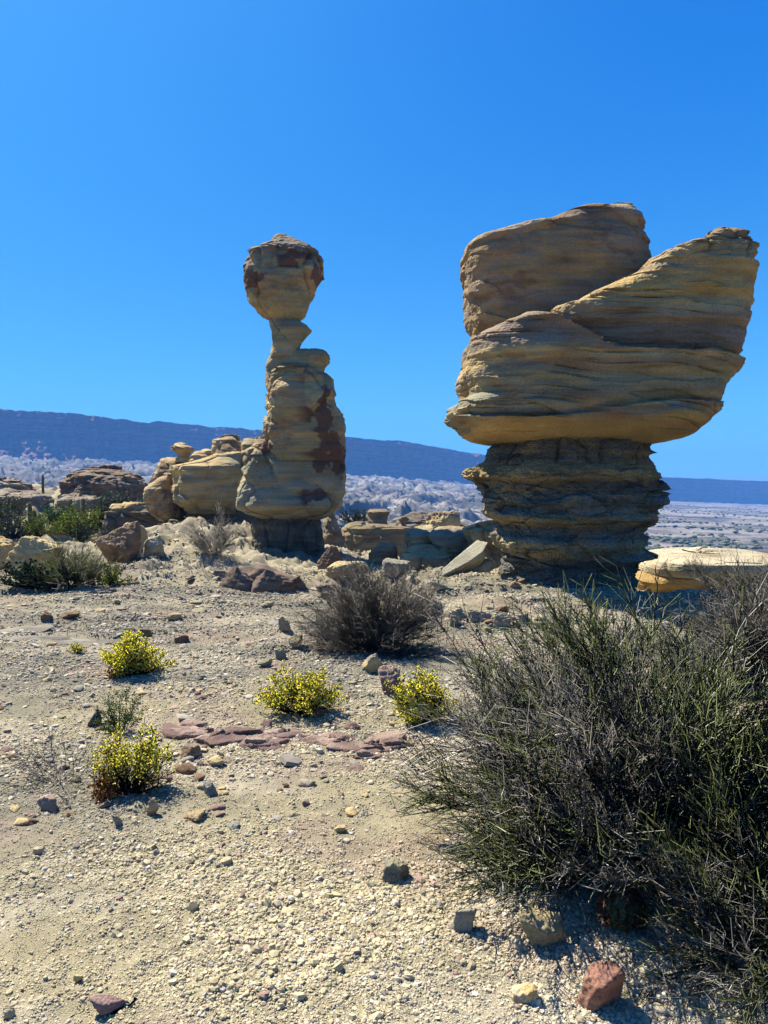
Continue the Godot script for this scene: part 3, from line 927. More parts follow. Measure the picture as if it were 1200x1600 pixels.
func build_pillar() -> void:
	var d := 19.0
	var foot := at(450, 880, d)
	foot.y = ground_h(foot.x, foot.z)
	var o := thing("pillar_rock", "tall slender tan rock pillar with knobbly dark stained head on thin neck", "rock formation", foot)
	var spots := [[402, 432, 24, 16], [385, 415, 10, 20], [498, 425, 10, 22], [452, 412, 16, 8], [465, 414, 10, 8], [424, 697, 14, 12], [512, 660, 14, 40], [520, 690, 14, 30], [505, 720, 14, 20], [533, 720, 10, 30], [500, 775, 22, 14], [512, 630, 6, 36], [484, 650, 12, 14], [470, 400, 30, 8]]
	var col := func(p: Vector3, px: float, py: float) -> Color:
		var c := TAN.lerp(OCHRE, 0.25)
		var b: float = noises.one.get_noise_3d(p.x * 0.3, p.y * 1.4, p.z * 0.3)
		c = c.lerp(OLIVE, bump(0.45 + 1.5 * b))
		c = c.lerp(Color(0.33, 0.215, 0.12), bump((noises.fbm.get_noise_3d(p.x * 0.8, p.y * 1.2 + 4.0, p.z * 0.8) - 0.08) * 4.0) * 0.7)
		if py > 735.0:
			c = c.lerp(OLIVE.lerp(CREAM, 0.35), bump((py - 735.0) / 25.0) * 0.7)
		if py < 410.0:
			c = c.lerp(Color(0.22, 0.155, 0.11), bump((410.0 - py + 16.0 * noises.fbm.get_noise_3dv(p * 1.5)) / 14.0) * 0.8)
		c = mottle(c, p, 0.3)
		if p.z > -d - 0.6:
			c = c.lerp(MAROON, varnish(p, px, py, spots) * 0.88)
		return c
	var disp := func(p: Vector3, px: float, py: float) -> float:
		var r: float = 0.11 * noises.fbm.get_noise_3d(p.x * 1.1, p.y * 1.1, p.z * 1.1)
		r += 0.03 * noises.one.get_noise_3d(p.x * 0.4, p.y * 2.6, p.z * 0.4)
		r += 0.05 * noises.ridge.get_noise_3d(p.x * 0.9, p.y * 0.9, p.z * 0.9)
		var wx: float = 0.2 * noises.one.get_noise_3d(p.x * 0.9, p.y * 0.9, p.z * 0.9)
		r += 0.085 * noises.block.get_noise_3d(p.x * 0.9 + wx, p.y * 0.75 + wx, p.z * 0.9 - wx)
		r += 0.045 * noises.fbm.get_noise_3d(p.x * 4.0, p.y * 5.0, p.z * 4.0)
		var c: float = noises.cell.get_noise_3d(p.x * 0.75, p.y * 0.5, p.z * 0.75) + 1.0
		r -= 0.12 * exp(-c / 0.06)
		return r
	var rugged := func(p: Vector3, px: float, py: float) -> float:
		var c: float = noises.cell.get_noise_3d(p.x * 0.5 + 2.0, p.y * 0.3, p.z * 0.5 + 8.0) + 1.0
		return 0.85 * disp.call(p, px, py) - 0.14 * exp(-c / 0.05)
	var small := func(p: Vector3, px: float, py: float) -> float:
		return 0.45 * disp.call(p, px, py)
	var head := [[371, 436, 462, 0.3, -0.1], [376, 431, 476, 0.45, -0.1], [384, 402, 494, 0.65], [391, 390, 500, 0.78], [400, 384, 503, 0.85], [415, 381, 504, 0.9], [430, 381, 500, 0.88], [442, 382, 494, 0.85], [455, 383, 489, 0.8], [466, 387, 485, 0.72], [478, 398, 480, 0.62], [488, 407, 476, 0.5], [494, 415, 470, 0.42], [498, 424, 466, 0.36]]
	part(o, "head", loft(head, d, foot, 220, 180, 2.5, disp, col), M.rock)
	var neck := [[488, 421, 466, 0.3], [499, 419, 470, 0.36], [505, 420, 480, 0.42], [512, 422, 486, 0.46], [519, 424, 480, 0.42], [530, 426, 473, 0.38], [542, 426, 470, 0.38], [556, 425, 470, 0.42]]
	part(o, "neck", loft(neck, d, foot, 160, 110, 2.4, small, col), M.rock)
	var shoulder := [[545, 440, 508, 0.35, -0.2], [549, 428, 515, 0.5, -0.2], [556, 421, 518, 0.58, -0.2], [563, 418, 513, 0.6, -0.2], [569, 417, 507, 0.6, -0.2], [577, 416, 506, 0.62, -0.2], [583, 415, 517, 0.68, -0.2], [588, 415, 522, 0.74, -0.2], [600, 416, 523, 0.8, -0.2], [630, 420, 524, 0.8, -0.2]]
	part(o, "shoulder", loft(shoulder, d, foot, 200, 120, 2.6, small, col), M.rock)
	var torso := [[570, 440, 480, 0.5], [575, 428, 496, 0.65], [584, 421, 508, 0.78], [596, 418, 520, 0.88], [612, 414, 526, 0.95], [628, 413, 529, 0.98], [637, 417, 533, 1.0], [652, 416, 540, 1.02], [668, 417, 541, 0.98], [676, 416, 541, 1.0], [684, 416, 541, 0.95], [695, 413, 540, 1.0], [703, 416, 540, 1.0], [711, 424, 539, 0.94], [720, 432, 538, 0.85]]
	part(o, "torso", loft(torso, d, foot, 280, 240, 5.5, rugged, col), M.rock)
	var block := [[694, 400, 534, 0.55, -0.1], [701, 388, 537, 0.68, -0.08], [712, 380, 538, 0.8, -0.05], [722, 378, 538, 0.86], [738, 376, 538, 0.93], [752, 375, 537, 1.02], [767, 374, 535, 1.1], [780, 372, 532, 1.18], [790, 371, 529, 1.22], [797, 374, 526, 1.15], [803, 386, 521, 1.0], [808, 398, 514, 0.8], [812, 410, 504, 0.65]]
	part(o, "lower_block", loft(block, d, foot, 280, 170, 5.5, rugged, col), M.rock)
	var stalk := [[785, 415, 490, 0.55], [800, 402, 494, 0.65], [815, 396, 498, 0.72], [835, 394, 501, 0.76], [850, 393, 502, 0.78], [866, 395, 503, 0.8], [885, 396, 505, 0.86], [905, 396, 508, 0.95], [930, 390, 512, 1.1]]
	var stalk_disp := func(p: Vector3, px: float, py: float) -> float:
		var r: float = 0.09 * noises.fbm.get_noise_3d(p.x * 1.5, p.y * 1.2, p.z * 1.5)
		var c: float = noises.cell.get_noise_3d(p.x * 2.2, p.y * 1.1, p.z * 2.2) + 1.0
		r -= 0.10 * exp(-c / 0.1)
		r += 0.05 * noises.ridge.get_noise_3d(p.x * 3.0, p.y * 1.0, p.z * 3.0)
		r += 0.04 * noises.fbm.get_noise_3d(p.x * 7.0, p.y * 6.0, p.z * 7.0)
		return r
	var stalk_col := func(p: Vector3, px: float, py: float) -> Color:
		return mottle(Color(0.155, 0.155, 0.125).lerp(Color(0.22, 0.19, 0.12), bump((noises.fbm.get_noise_3dv(p * 1.5) - 0.05) * 4.0)), p, 0.4)
	part(o, "stem", loft(stalk, d, foot, 260, 170, 2.5, stalk_disp, stalk_col), M.crumble)

# ------------------------------------------------------------------ the outcrop on the left and the rocks behind
func layered(base: Color, second: Color, varn: float) -> Callable:
	return func(p: Vector3, px: float, py: float) -> Color:
		var b: float = noises.one.get_noise_3d(p.x * 0.25, p.y * 2.2, p.z * 0.25)
		var c := base.lerp(second, bump(0.5 + 1.6 * b))
		c = c.lerp(Color(0.30, 0.18, 0.09), bump((noises.fbm.get_noise_3d(p.x, p.y * 1.6, p.z) - 0.1) * 4.0) * 0.5)
		c = mottle(c, p, 0.3)
		if varn > 0.0:
			c = c.lerp(BROWN, bump((noises.fbm.get_noise_3dv(p * 0.9 + Vector3(5, 0, 0)) - 0.25 + varn) * 5.0) * 0.8)
		return c

func rock_disp(a: float, cracks := 0.06) -> Callable:
	return func(p: Vector3, px: float, py: float) -> float:
		var r: float = 0.16 * noises.fbm.get_noise_3d(p.x * 0.7, p.y * 0.8, p.z * 0.7)
		r += 0.04 * noises.one.get_noise_3d(p.x * 0.3, p.y * 3.5, p.z * 0.3)
		var wx: float = 0.2 * noises.one.get_noise_3d(p.x * 0.9, p.y * 0.9, p.z * 0.9)
		r += 0.10 * noises.block.get_noise_3d(p.x * 0.7 + wx, p.y * 0.9 + wx, p.z * 0.7 - wx)
		r += 0.05 * noises.ridge.get_noise_3d(p.x * 0.8, p.y * 2.2, p.z * 0.8)
		r += 0.03 * noises.fbm.get_noise_3d(p.x * 4.0, p.y * 6.0, p.z * 4.0)
		r -= cracks * 2.0 * exp(-(noises.cell.get_noise_3d(p.x * 0.8, p.y * 0.6, p.z * 0.8) + 1.0) / 0.06)
		return r * a

func build_outcrop() -> void:
	var o := thing("layered_outcrop", "group of undercut tan rock blocks on dark base beside the pillar", "rock outcrop", Vector3(-5.9, ground_h(-5.9, -24.5), -24.5))
	var foot := o.position
	var c := layered(TAN.lerp(OCHRE, 0.35), OLIVE, 0.0)
	var top := layered(TAN, Color(0.34, 0.25, 0.15), 0.08)
	var dark := layered(Color(0.15, 0.145, 0.115), Color(0.20, 0.18, 0.13), 0.0)
	var blocks := [
		[24.0, [[710, 338, 384, 0.8, -0.3], [720, 302, 386, 1.1, -0.2], [728, 264, 386, 1.3], [735, 266, 386, 1.35], [746, 273, 385, 1.35], [768, 271, 384, 1.4], [782, 270, 383, 1.4], [790, 281, 382, 1.25], [797, 291, 380, 1.1], [803, 298, 376, 0.9]], c],
		[24.6, [[741, 258, 276, 0.5], [752, 243, 282, 0.8], [764, 226, 287, 1.0], [775, 224, 289, 1.1], [790, 229, 292, 1.1], [801, 237, 293, 1.0], [808, 243, 292, 0.9], [814, 252, 286, 0.7]], top],
		[26.5, [[716, 254, 288, 0.6], [724, 246, 300, 0.9], [740, 239, 302, 1.1], [760, 233, 302, 1.2]], top],
		[25.8, [[695, 276, 296, 0.4], [698, 265, 303, 0.6], [702, 265, 305, 0.65], [707, 272, 301, 0.5], [713, 275, 298, 0.42], [722, 270, 303, 0.5]], top],
		[25.4, [[682, 350, 374, 0.5], [687, 338, 379, 0.8], [699, 336, 385, 1.0], [712, 333, 396, 1.2], [728, 326, 402, 1.3]], top],
		[25.0, [[706, 306, 331, 0.5], [712, 300, 336, 0.7], [722, 294, 346, 0.9], [734, 293, 346, 1.0]], top],
		[24.8, [[686, 382, 430, 0.6], [694, 378, 432, 0.9], [720, 377, 432, 1.1], [800, 378, 432, 1.1]], c],
		[27.5, [[787, 172, 228, 0.8], [794, 167, 233, 1.0], [812, 170, 231, 1.0], [835, 173, 231, 0.9]], c],
	]
	for b in blocks:
		part(o, "block", loft(b[1], b[0], foot, 150, 100, 3.2, rock_disp(0.8), b[2]), M.rock)
	for b in [[24.3, [[786, 300, 410, 0.7], [800, 296, 410, 0.85], [815, 292, 410, 0.9], [832, 289, 410, 1.0], [865, 282, 410, 1.1]]], [24.8, [[800, 250, 288, 0.5], [818, 246, 288, 0.6], [835, 243, 290, 0.7], [875, 240, 292, 0.8]]], [27.0, [[800, 160, 300, 0.8], [850, 160, 300, 0.9]]]]:
		part(o, "base", loft(b[1], b[0], foot, 150, 90, 2.8, rock_disp(0.7, 0.12), dark), M.crumble)
	# dark ridge farther left
	var ridge_at := Vector3(-17.0, ground_h(-17, -45), -45)
	var o2 := thing("dark_ridge", "long dark brown rock ridge far behind the boulders at left", "rock outcrop", ridge_at)
	part(o2, "block", loft([[732, 138, 182, 1.0, -0.5], [737, 110, 196, 1.5], [744, 101, 214, 2.0], [756, 98, 228, 2.4], [790, 95, 232, 2.8]], 45.0, ridge_at, 200, 90, 2.6, rock_disp(2.4), layered(Color(0.16, 0.115, 0.08), Color(0.24, 0.18, 0.12), 0.1)), M.rock)
	# low bedrock benches on the hillside
	var k := 0
	for b in [[40.0, [[770, -80, 60, 1.5], [776, -90, 80, 2.2], [784, -90, 85, 2.4], [800, -90, 80, 2.4]], "grey rock bench at the left edge above the green bushes"], [48.0, [[752, -60, 30, 2.0], [757, -70, 48, 3.0], [766, -70, 50, 3.0], [785, -70, 55, 3.0]], "brown stepped bench farthest up the hillside at left edge"], [36.0, [[776, 95, 150, 1.2], [780, 88, 164, 1.6], [788, 88, 166, 1.6], [800, 90, 160, 1.5]], "flat pale bench below the dark ridge"]]:
		var w := at((b[1][1][1] + b[1][1][2]) * 0.5, b[1][3][0], b[0])
		w.y = ground_h(w.x, w.z)
		var o3 := thing("rock_bench", b[2], "rock outcrop", w)
		part(o3, "block", loft(b[1], b[0], w, 170, 70, 2.8, rock_disp(1.3), layered(Color(0.30, 0.26, 0.19), Color(0.22, 0.17, 0.12), 0.05)), M.rock)
		k += 1

# boulder that fills a patch of the surveyed picture and stands on the ground
func boulder(called: String, label: String, box: Array, sd: int, base: Color, second: Color, opt := {}) -> Node3D:
	var g := on_ground((box[0] + box[2]) * 0.5, box[3])
	if opt.has("d"):
		g = at((box[0] + box[2]) * 0.5, box[3], opt.d)
	var d := -g.z
	var s := d / F
	var w: float = (box[2] - box[0]) * s
	var ht: float = (box[3] - box[1]) * s
	var size := Vector3(w, ht * 1.25, w * opt.get("depth", 0.8))
	var where := g - Vector3(0, 0, size.z * 0.3)
	where.y = g.y
	var mid := Vector3(0, ht - size.y * 0.5, 0)
	var big := w > 0.5
	var varn: float = opt.get("varnish", 0.0)
	var colr := func(p: Vector3, _t: float) -> Color:
		var q := p * (1.0 if big else 4.0)
		var b: float = noises.one.get_noise_3d(q.x * 0.4, q.y * 3.0, q.z * 0.4)
		var c := base.lerp(second, bump(0.5 + 1.5 * b))
		if varn > 0.0:
			c = c.lerp(BROWN, bump((noises.fbm.get_noise_3dv(q * 1.1) + varn - 0.2) * 5.0) * 0.85)
		return mottle(c, q, 0.25)
	var n := 110 if w > 0.6 else 52
	var m := boulder_mesh(size, sd, n, int(n * 0.6), opt.get("planes", 9), opt.get("soft", 0.06) * (1.0 if big else 0.55), opt.get("rough", 0.16 if big else 0.3), colr, where, opt.get("strat", 0.04))
	var o := part(self, called, m, M.rock if big else M.stone)
	tag(o, label, opt.get("category", "boulder" if w > 0.35 else "stone"), opt.get("group", ""))
	o.position = where + mid
	o.rotation = Vector3(0, 0, opt.get("roll", 0.0))
	return o

func build_middle() -> void:
	# left boulders
	boulder("boulder", "wide tan boulder with a pale sunlit top at left edge", [4, 836, 102, 898], 3, TAN.lerp(OCHRE, 0.4), TAN, {"soft": 0.04, "depth": 0.75, "roll": 0.06, "strat": 0.07})
	boulder("boulder", "cut-off ochre boulder at the left picture edge", [-45, 838, 17, 892], 4, OCHRE, TAN, {})
	boulder("boulder", "upright rounded brown boulder between the green bushes", [72, 803, 111, 842], 8, Color(0.27, 0.19, 0.12), TAN, {"soft": 0.12})
	boulder("boulder", "large dark brown angular boulder right of the sandy gap", [145, 814, 216, 882], 12, Color(0.26, 0.17, 0.10), Color(0.33, 0.23, 0.13), {"varnish": 0.1, "soft": 0.045})
	boulder("boulder", "cream rounded boulder behind the dark brown one", [192, 816, 232, 862], 15, CREAM, TAN, {"soft": 0.12})
	boulder("boulder", "lumpy cream boulder right of the dark brown one", [222, 836, 253, 872], 16, CREAM, TAN.lerp(OLIVE, 0.3), {"soft": 0.1, "rough": 0.25})
	boulder("boulder", "small cream lump at the foot of the dark brown boulder", [195, 853, 221, 878], 17, CREAM, TAN, {"soft": 0.12})
	boulder("boulder", "tan boulder half hidden by shrubs below the far blocks", [136, 820, 166, 845], 18, TAN, OCHRE, {})
	# between the formations
	boulder("boulder", "dark brown angular boulder at the foot of the pillar", [494, 850, 547, 895], 21, Color(0.17, 0.115, 0.08), Color(0.24, 0.17, 0.11), {"soft": 0.035, "planes": 7})
	boulder("boulder", "flat cream boulder in front of the dark brown one", [502, 878, 577, 907], 22, CREAM, TAN, {"roll": 0.15, "soft": 0.05})
	boulder("boulder", "rounded tan boulder in the gap between both formations", [574, 848, 626, 886], 23, TAN, Color(0.30, 0.2, 0.12), {"soft": 0.09})
	boulder("boulder", "grey-green flat faced block behind the dry bush", [596, 872, 642, 900], 24, OLIVE, GREY, {"soft": 0.04})
	boulder("boulder", "knobbly brown boulder standing on the low ledge", [664, 799, 722, 838], 25, Color(0.25, 0.18, 0.12), TAN, {"d": 26.0, "rough": 0.3})
	# ledge blocks behind, the leaning slab
	var lw := at(700, 868, 17.0)
	lw.y = ground_h(lw.x, lw.z)
	var o := thing("rock_ledge", "low grey-tan ledge of broken blocks left of the mushroom rock", "rock outcrop", lw)
	for b in [[17.5, [[834, 645, 690, 0.6], [838, 641, 692, 0.7], [848, 640, 692, 0.7], [856, 644, 690, 0.6], [880, 650, 688, 0.6]]], [17.0, [[833, 680, 752, 0.6], [838, 676, 756, 0.75], [850, 677, 758, 0.75], [858, 680, 756, 0.65], [885, 684, 750, 0.6]]], [15.5, [[824, 738, 775, 0.5], [830, 728, 790, 0.7], [846, 730, 792, 0.8], [858, 736, 790, 0.7], [890, 740, 790, 0.7]]], [16.2, [[866, 640, 700, 0.6], [872, 632, 712, 0.8], [882, 630, 716, 0.8], [896, 632, 716, 0.8]]]]:
		part(o, "block", loft(b[1], b[0], lw, 130, 80, 3.4, rock_disp(0.9), layered(OLIVE.lerp(TAN, 0.5), GREY, 0.0)), M.rock)
	leaning_slab()
	# hoodoos in the gully
	var k := 0
	for b in [
		["slim tan hoodoo just right of the pillar stem", 27.0, [[790, 512, 522, 0.25], [796, 508, 527, 0.35], [803, 511, 523, 0.25], [815, 507, 528, 0.5], [835, 503, 536, 0.8], [880, 500, 545, 1.0]]],
		["broad low tan wall with vertical grooves in the gully", 30.0, [[820, 545, 600, 0.5], [826, 535, 640, 0.8], [845, 530, 648, 1.0], [890, 525, 655, 1.2]]],
		["middle hoodoo with a dark capped head in the gully", 32.0, [[796, 578, 604, 0.4], [800, 570, 610, 0.6], [806, 572, 608, 0.5], [815, 576, 606, 0.6], [835, 570, 612, 0.9], [880, 566, 616, 1.0]]],
		["thin hoodoo left of the knobbly brown boulder", 31.0, [[808, 623, 634, 0.25], [812, 620, 638, 0.3], [818, 624, 634, 0.25], [830, 616, 640, 0.5], [880, 610, 645, 0.8]]],
		["dark jagged ridge behind the hoodoos", 40.0, [[805, 640, 668, 1.0], [812, 620, 700, 1.6], [822, 600, 740, 2.0], [850, 590, 760, 2.4]]],
	]:
		var w := at(b[2][3][1] * 0.5 + b[2][3][2] * 0.5, 850, b[1])
		w.y = ground_h(w.x, w.z)
		var tone := layered(TAN.lerp(OLIVE, 0.4), Color(0.26, 0.21, 0.14), 0.0) if k < 4 else layered(Color(0.2, 0.15, 0.11), GREY, 0.05)
		var h3 := thing("hoodoo" if k < 4 else "jagged_ridge", b[0], "hoodoo" if k < 4 else "rock outcrop", w, "")
		part(h3, "column" if k < 4 else "block", loft(b[2], b[1], w, 110, 80, 2.6, rock_disp(0.6 if k < 4 else 1.3, 0.1), tone), M.crumble)
		k += 1
	# the sunlit table slab at the right
	var sd := 14.2
	var sw := at(1110, 945, sd)
	sw.y = ground_h(sw.x, sw.z)
	var slab := thing("table_slab", "flat sunlit cream slab on an ochre undercut at right of the mushroom rock", "boulder", sw)
	var cream := layered(CREAM, Color(0.42, 0.37, 0.25), 0.0)
	part(slab, "top", loft([[865, 1085, 1170, 0.5, -0.5], [868, 1030, 1200, 0.9, -0.35], [873, 1012, 1225, 1.05, -0.2], [882, 1002, 1240, 1.15], [893, 998, 1246, 1.15], [903, 1000, 1246, 1.05]], sd, sw, 260, 110, 2.8, rock_disp(0.3, 0.14), cream, 0.08), M.rock)
	part(slab, "undercut", loft([[894, 1005, 1245, 0.9], [905, 998, 1244, 0.98], [914, 990, 1242, 0.95], [922, 994, 1240, 0.85], [932, 1004, 1236, 0.7], [942, 1012, 1230, 0.6]], sd, sw, 220, 80, 2.8, rock_disp(0.25), layered(OCHRE, Color(0.34, 0.23, 0.09), 0.0)), M.rock)
	part(slab, "foot", loft([[930, 1110, 1230, 0.6], [945, 1100, 1235, 0.7], [975, 1095, 1240, 0.8]], sd, sw, 120, 50, 2.6, rock_disp(0.4), layered(GREY, OLIVE, 0.0)), M.crumble)
	boulder("stone", "small ochre stone propping the table slab's left end", [993, 918, 1024, 960], 33, OCHRE, OLIVE, {"d": 13.4, "rough": 0.3})
	ledges()

func leaning_slab() -> void:
	var g := on_ground(700, 905)
	var d := -g.z
	var s := d / F
	var ln := 98.0 * s
	var colr := func(p: Vector3, _t: float) -> Color:
		return mottle(Color(0.34, 0.32, 0.24).lerp(OLIVE, bump(noises.fbm.get_noise_3dv(p * 2.0) * 2.0)), p, 0.25)
	var m := boulder_mesh(Vector3(ln, 0.3, 0.55), 77, 110, 60, 8, 0.035, 0.12, colr, g, 0.05)
	var o := part(self, "leaning_slab", m, M.rock)
	tag(o, "pale grey slab leaning up against the blocks left of the mushroom stem", "boulder")
	o.position = g + Vector3(30 * s, 28.0 * s, -0.15)
	o.rotation = Vector3(0.55, 0.1, 0.83)
	var m2 := boulder_mesh(Vector3(ln * 0.6, 0.2, 0.4), 78, 80, 44, 8, 0.035, 0.12, colr, g, 0.05)
	var o2 := part(self, "leaning_slab", m2, M.rock)
	tag(o2, "smaller shaded slab under the leaning grey slab", "boulder")
	o2.position = g + Vector3(50 * s, 14.0 * s, -0.05)
	o2.rotation = Vector3(0.4, 0.1, 0.8)

func ledges() -> void:
	# flat beds of rock breaking out of the ground: lists of slabs [px0, px1, py, thickness, lift]
	rng.seed = 61
	var plates := [[350, 436, 1168, 0.09, 0.02], [545, 620, 1188, 0.08, 0.0]]
	for k in 26:
		var cx := lerpf(275.0, 625.0, (k + rng.randf()) / 26.0)
		var half := rng.randf_range(20.0, 62.0)
		plates.append([cx - half, cx + half, 1143.0 + (cx - 275.0) * 0.09 + rng.randf_range(-9.0, 14.0), rng.randf_range(0.05, 0.11), 0.0])
	var sets := [
		["purple_ledge", "low broken ledge of purple layered rock across the middle foreground", Color(0.16, 0.105, 0.09), Color(0.32, 0.235, 0.18), plates],
		["dark_ledge", "dark brown rock ledge jutting out below the pillar", Color(0.115, 0.085, 0.068), Color(0.20, 0.145, 0.105), [[336, 402, 922, 0.42, 0.0], [380, 440, 926, 0.40, 0.0], [420, 486, 920, 0.26, 0.0], [345, 470, 908, 0.3, 0.0], [395, 462, 924, 0.3, 0.0]]],
		["small_ledge", "small dark ledge of stacked plates left of the dry grey bush", Color(0.15, 0.11, 0.085), Color(0.21, 0.165, 0.12), [[490, 525, 925, 0.14, 0.0], [494, 530, 934, 0.12, 0.0], [500, 535, 918, 0.10, 0.0]]],
		["platform_edge", "row of grey blocks along the edge of the mushroom rock's platform", Color(0.27, 0.24, 0.17), Color(0.34, 0.30, 0.21), [[700, 735, 966, 0.14, 0.0], [730, 772, 972, 0.15, 0.0], [768, 800, 976, 0.15, 0.0], [798, 835, 978, 0.16, 0.0], [830, 860, 984, 0.16, 0.0], [856, 882, 988, 0.14, 0.0], [640, 705, 958, 0.10, 0.0]]],
		["wash_ledge", "thin grey sheets of bedrock at the left end of the wash", Color(0.24, 0.22, 0.17), Color(0.16, 0.145, 0.12), [[-40, 70, 990, 0.06, 0.0], [-20, 120, 1002, 0.06, 0.0], [40, 160, 1010, 0.05, 0.0], [-60, 50, 1012, 0.05, 0.0], [110, 205, 1006, 0.04, 0.0]]],
		["scree_ledge", "broken plates of rock strewn below the left boulders", Color(0.26, 0.22, 0.17), Color(0.18, 0.14, 0.11), [[112, 170, 928, 0.10, 0.0], [160, 186, 926, 0.10, 0.0], [300, 322, 930, 0.10, 0.0], [330, 372, 902, 0.14, 0.0], [180, 215, 912, 0.08, 0.0]]],
	]
	var sd := 300
	for s in sets:
		var mid := on_ground((s[4][0][0] + s[4][0][1]) * 0.5, s[4][0][2])
		var o := thing(s[0], s[1], "rock ledge", mid)
		for q in s[4]:
			sd += 1
			var g := on_ground((q[0] + q[1]) * 0.5, q[2])
			var sc := -g.z / F
			var w: float = (q[1] - q[0]) * sc
			var base: Color = s[2]
			var second: Color = s[3]
			var colr := func(p: Vector3, _t: float) -> Color:
				return mottle(base.lerp(second, bump(0.5 + 1.6 * noises.fbm.get_noise_3d(p.x * 2.0, p.y * 16.0, p.z * 2.0))), p * 2.0, 0.25)
			var m := boulder_mesh(Vector3(w, q[3] * 2.0, minf(w * 0.55, 0.9)), sd, 64, 34, 16, 0.025, 0.2 if q[3] < 0.2 else 0.14, colr, g, 0.3 if q[3] < 0.2 else 0.08)
			var b := part(o, "slab", m, M.stone)
			b.position = g - mid + Vector3(0, -q[3] * (0.5 if q[3] < 0.12 else 0.1), -minf(w * 0.2, 0.3))
			b.rotation = Vector3(rng.randf_range(-0.04, 0.04), rng.randf_range(-0.25, 0.25), rng.randf_range(-0.04, 0.04))

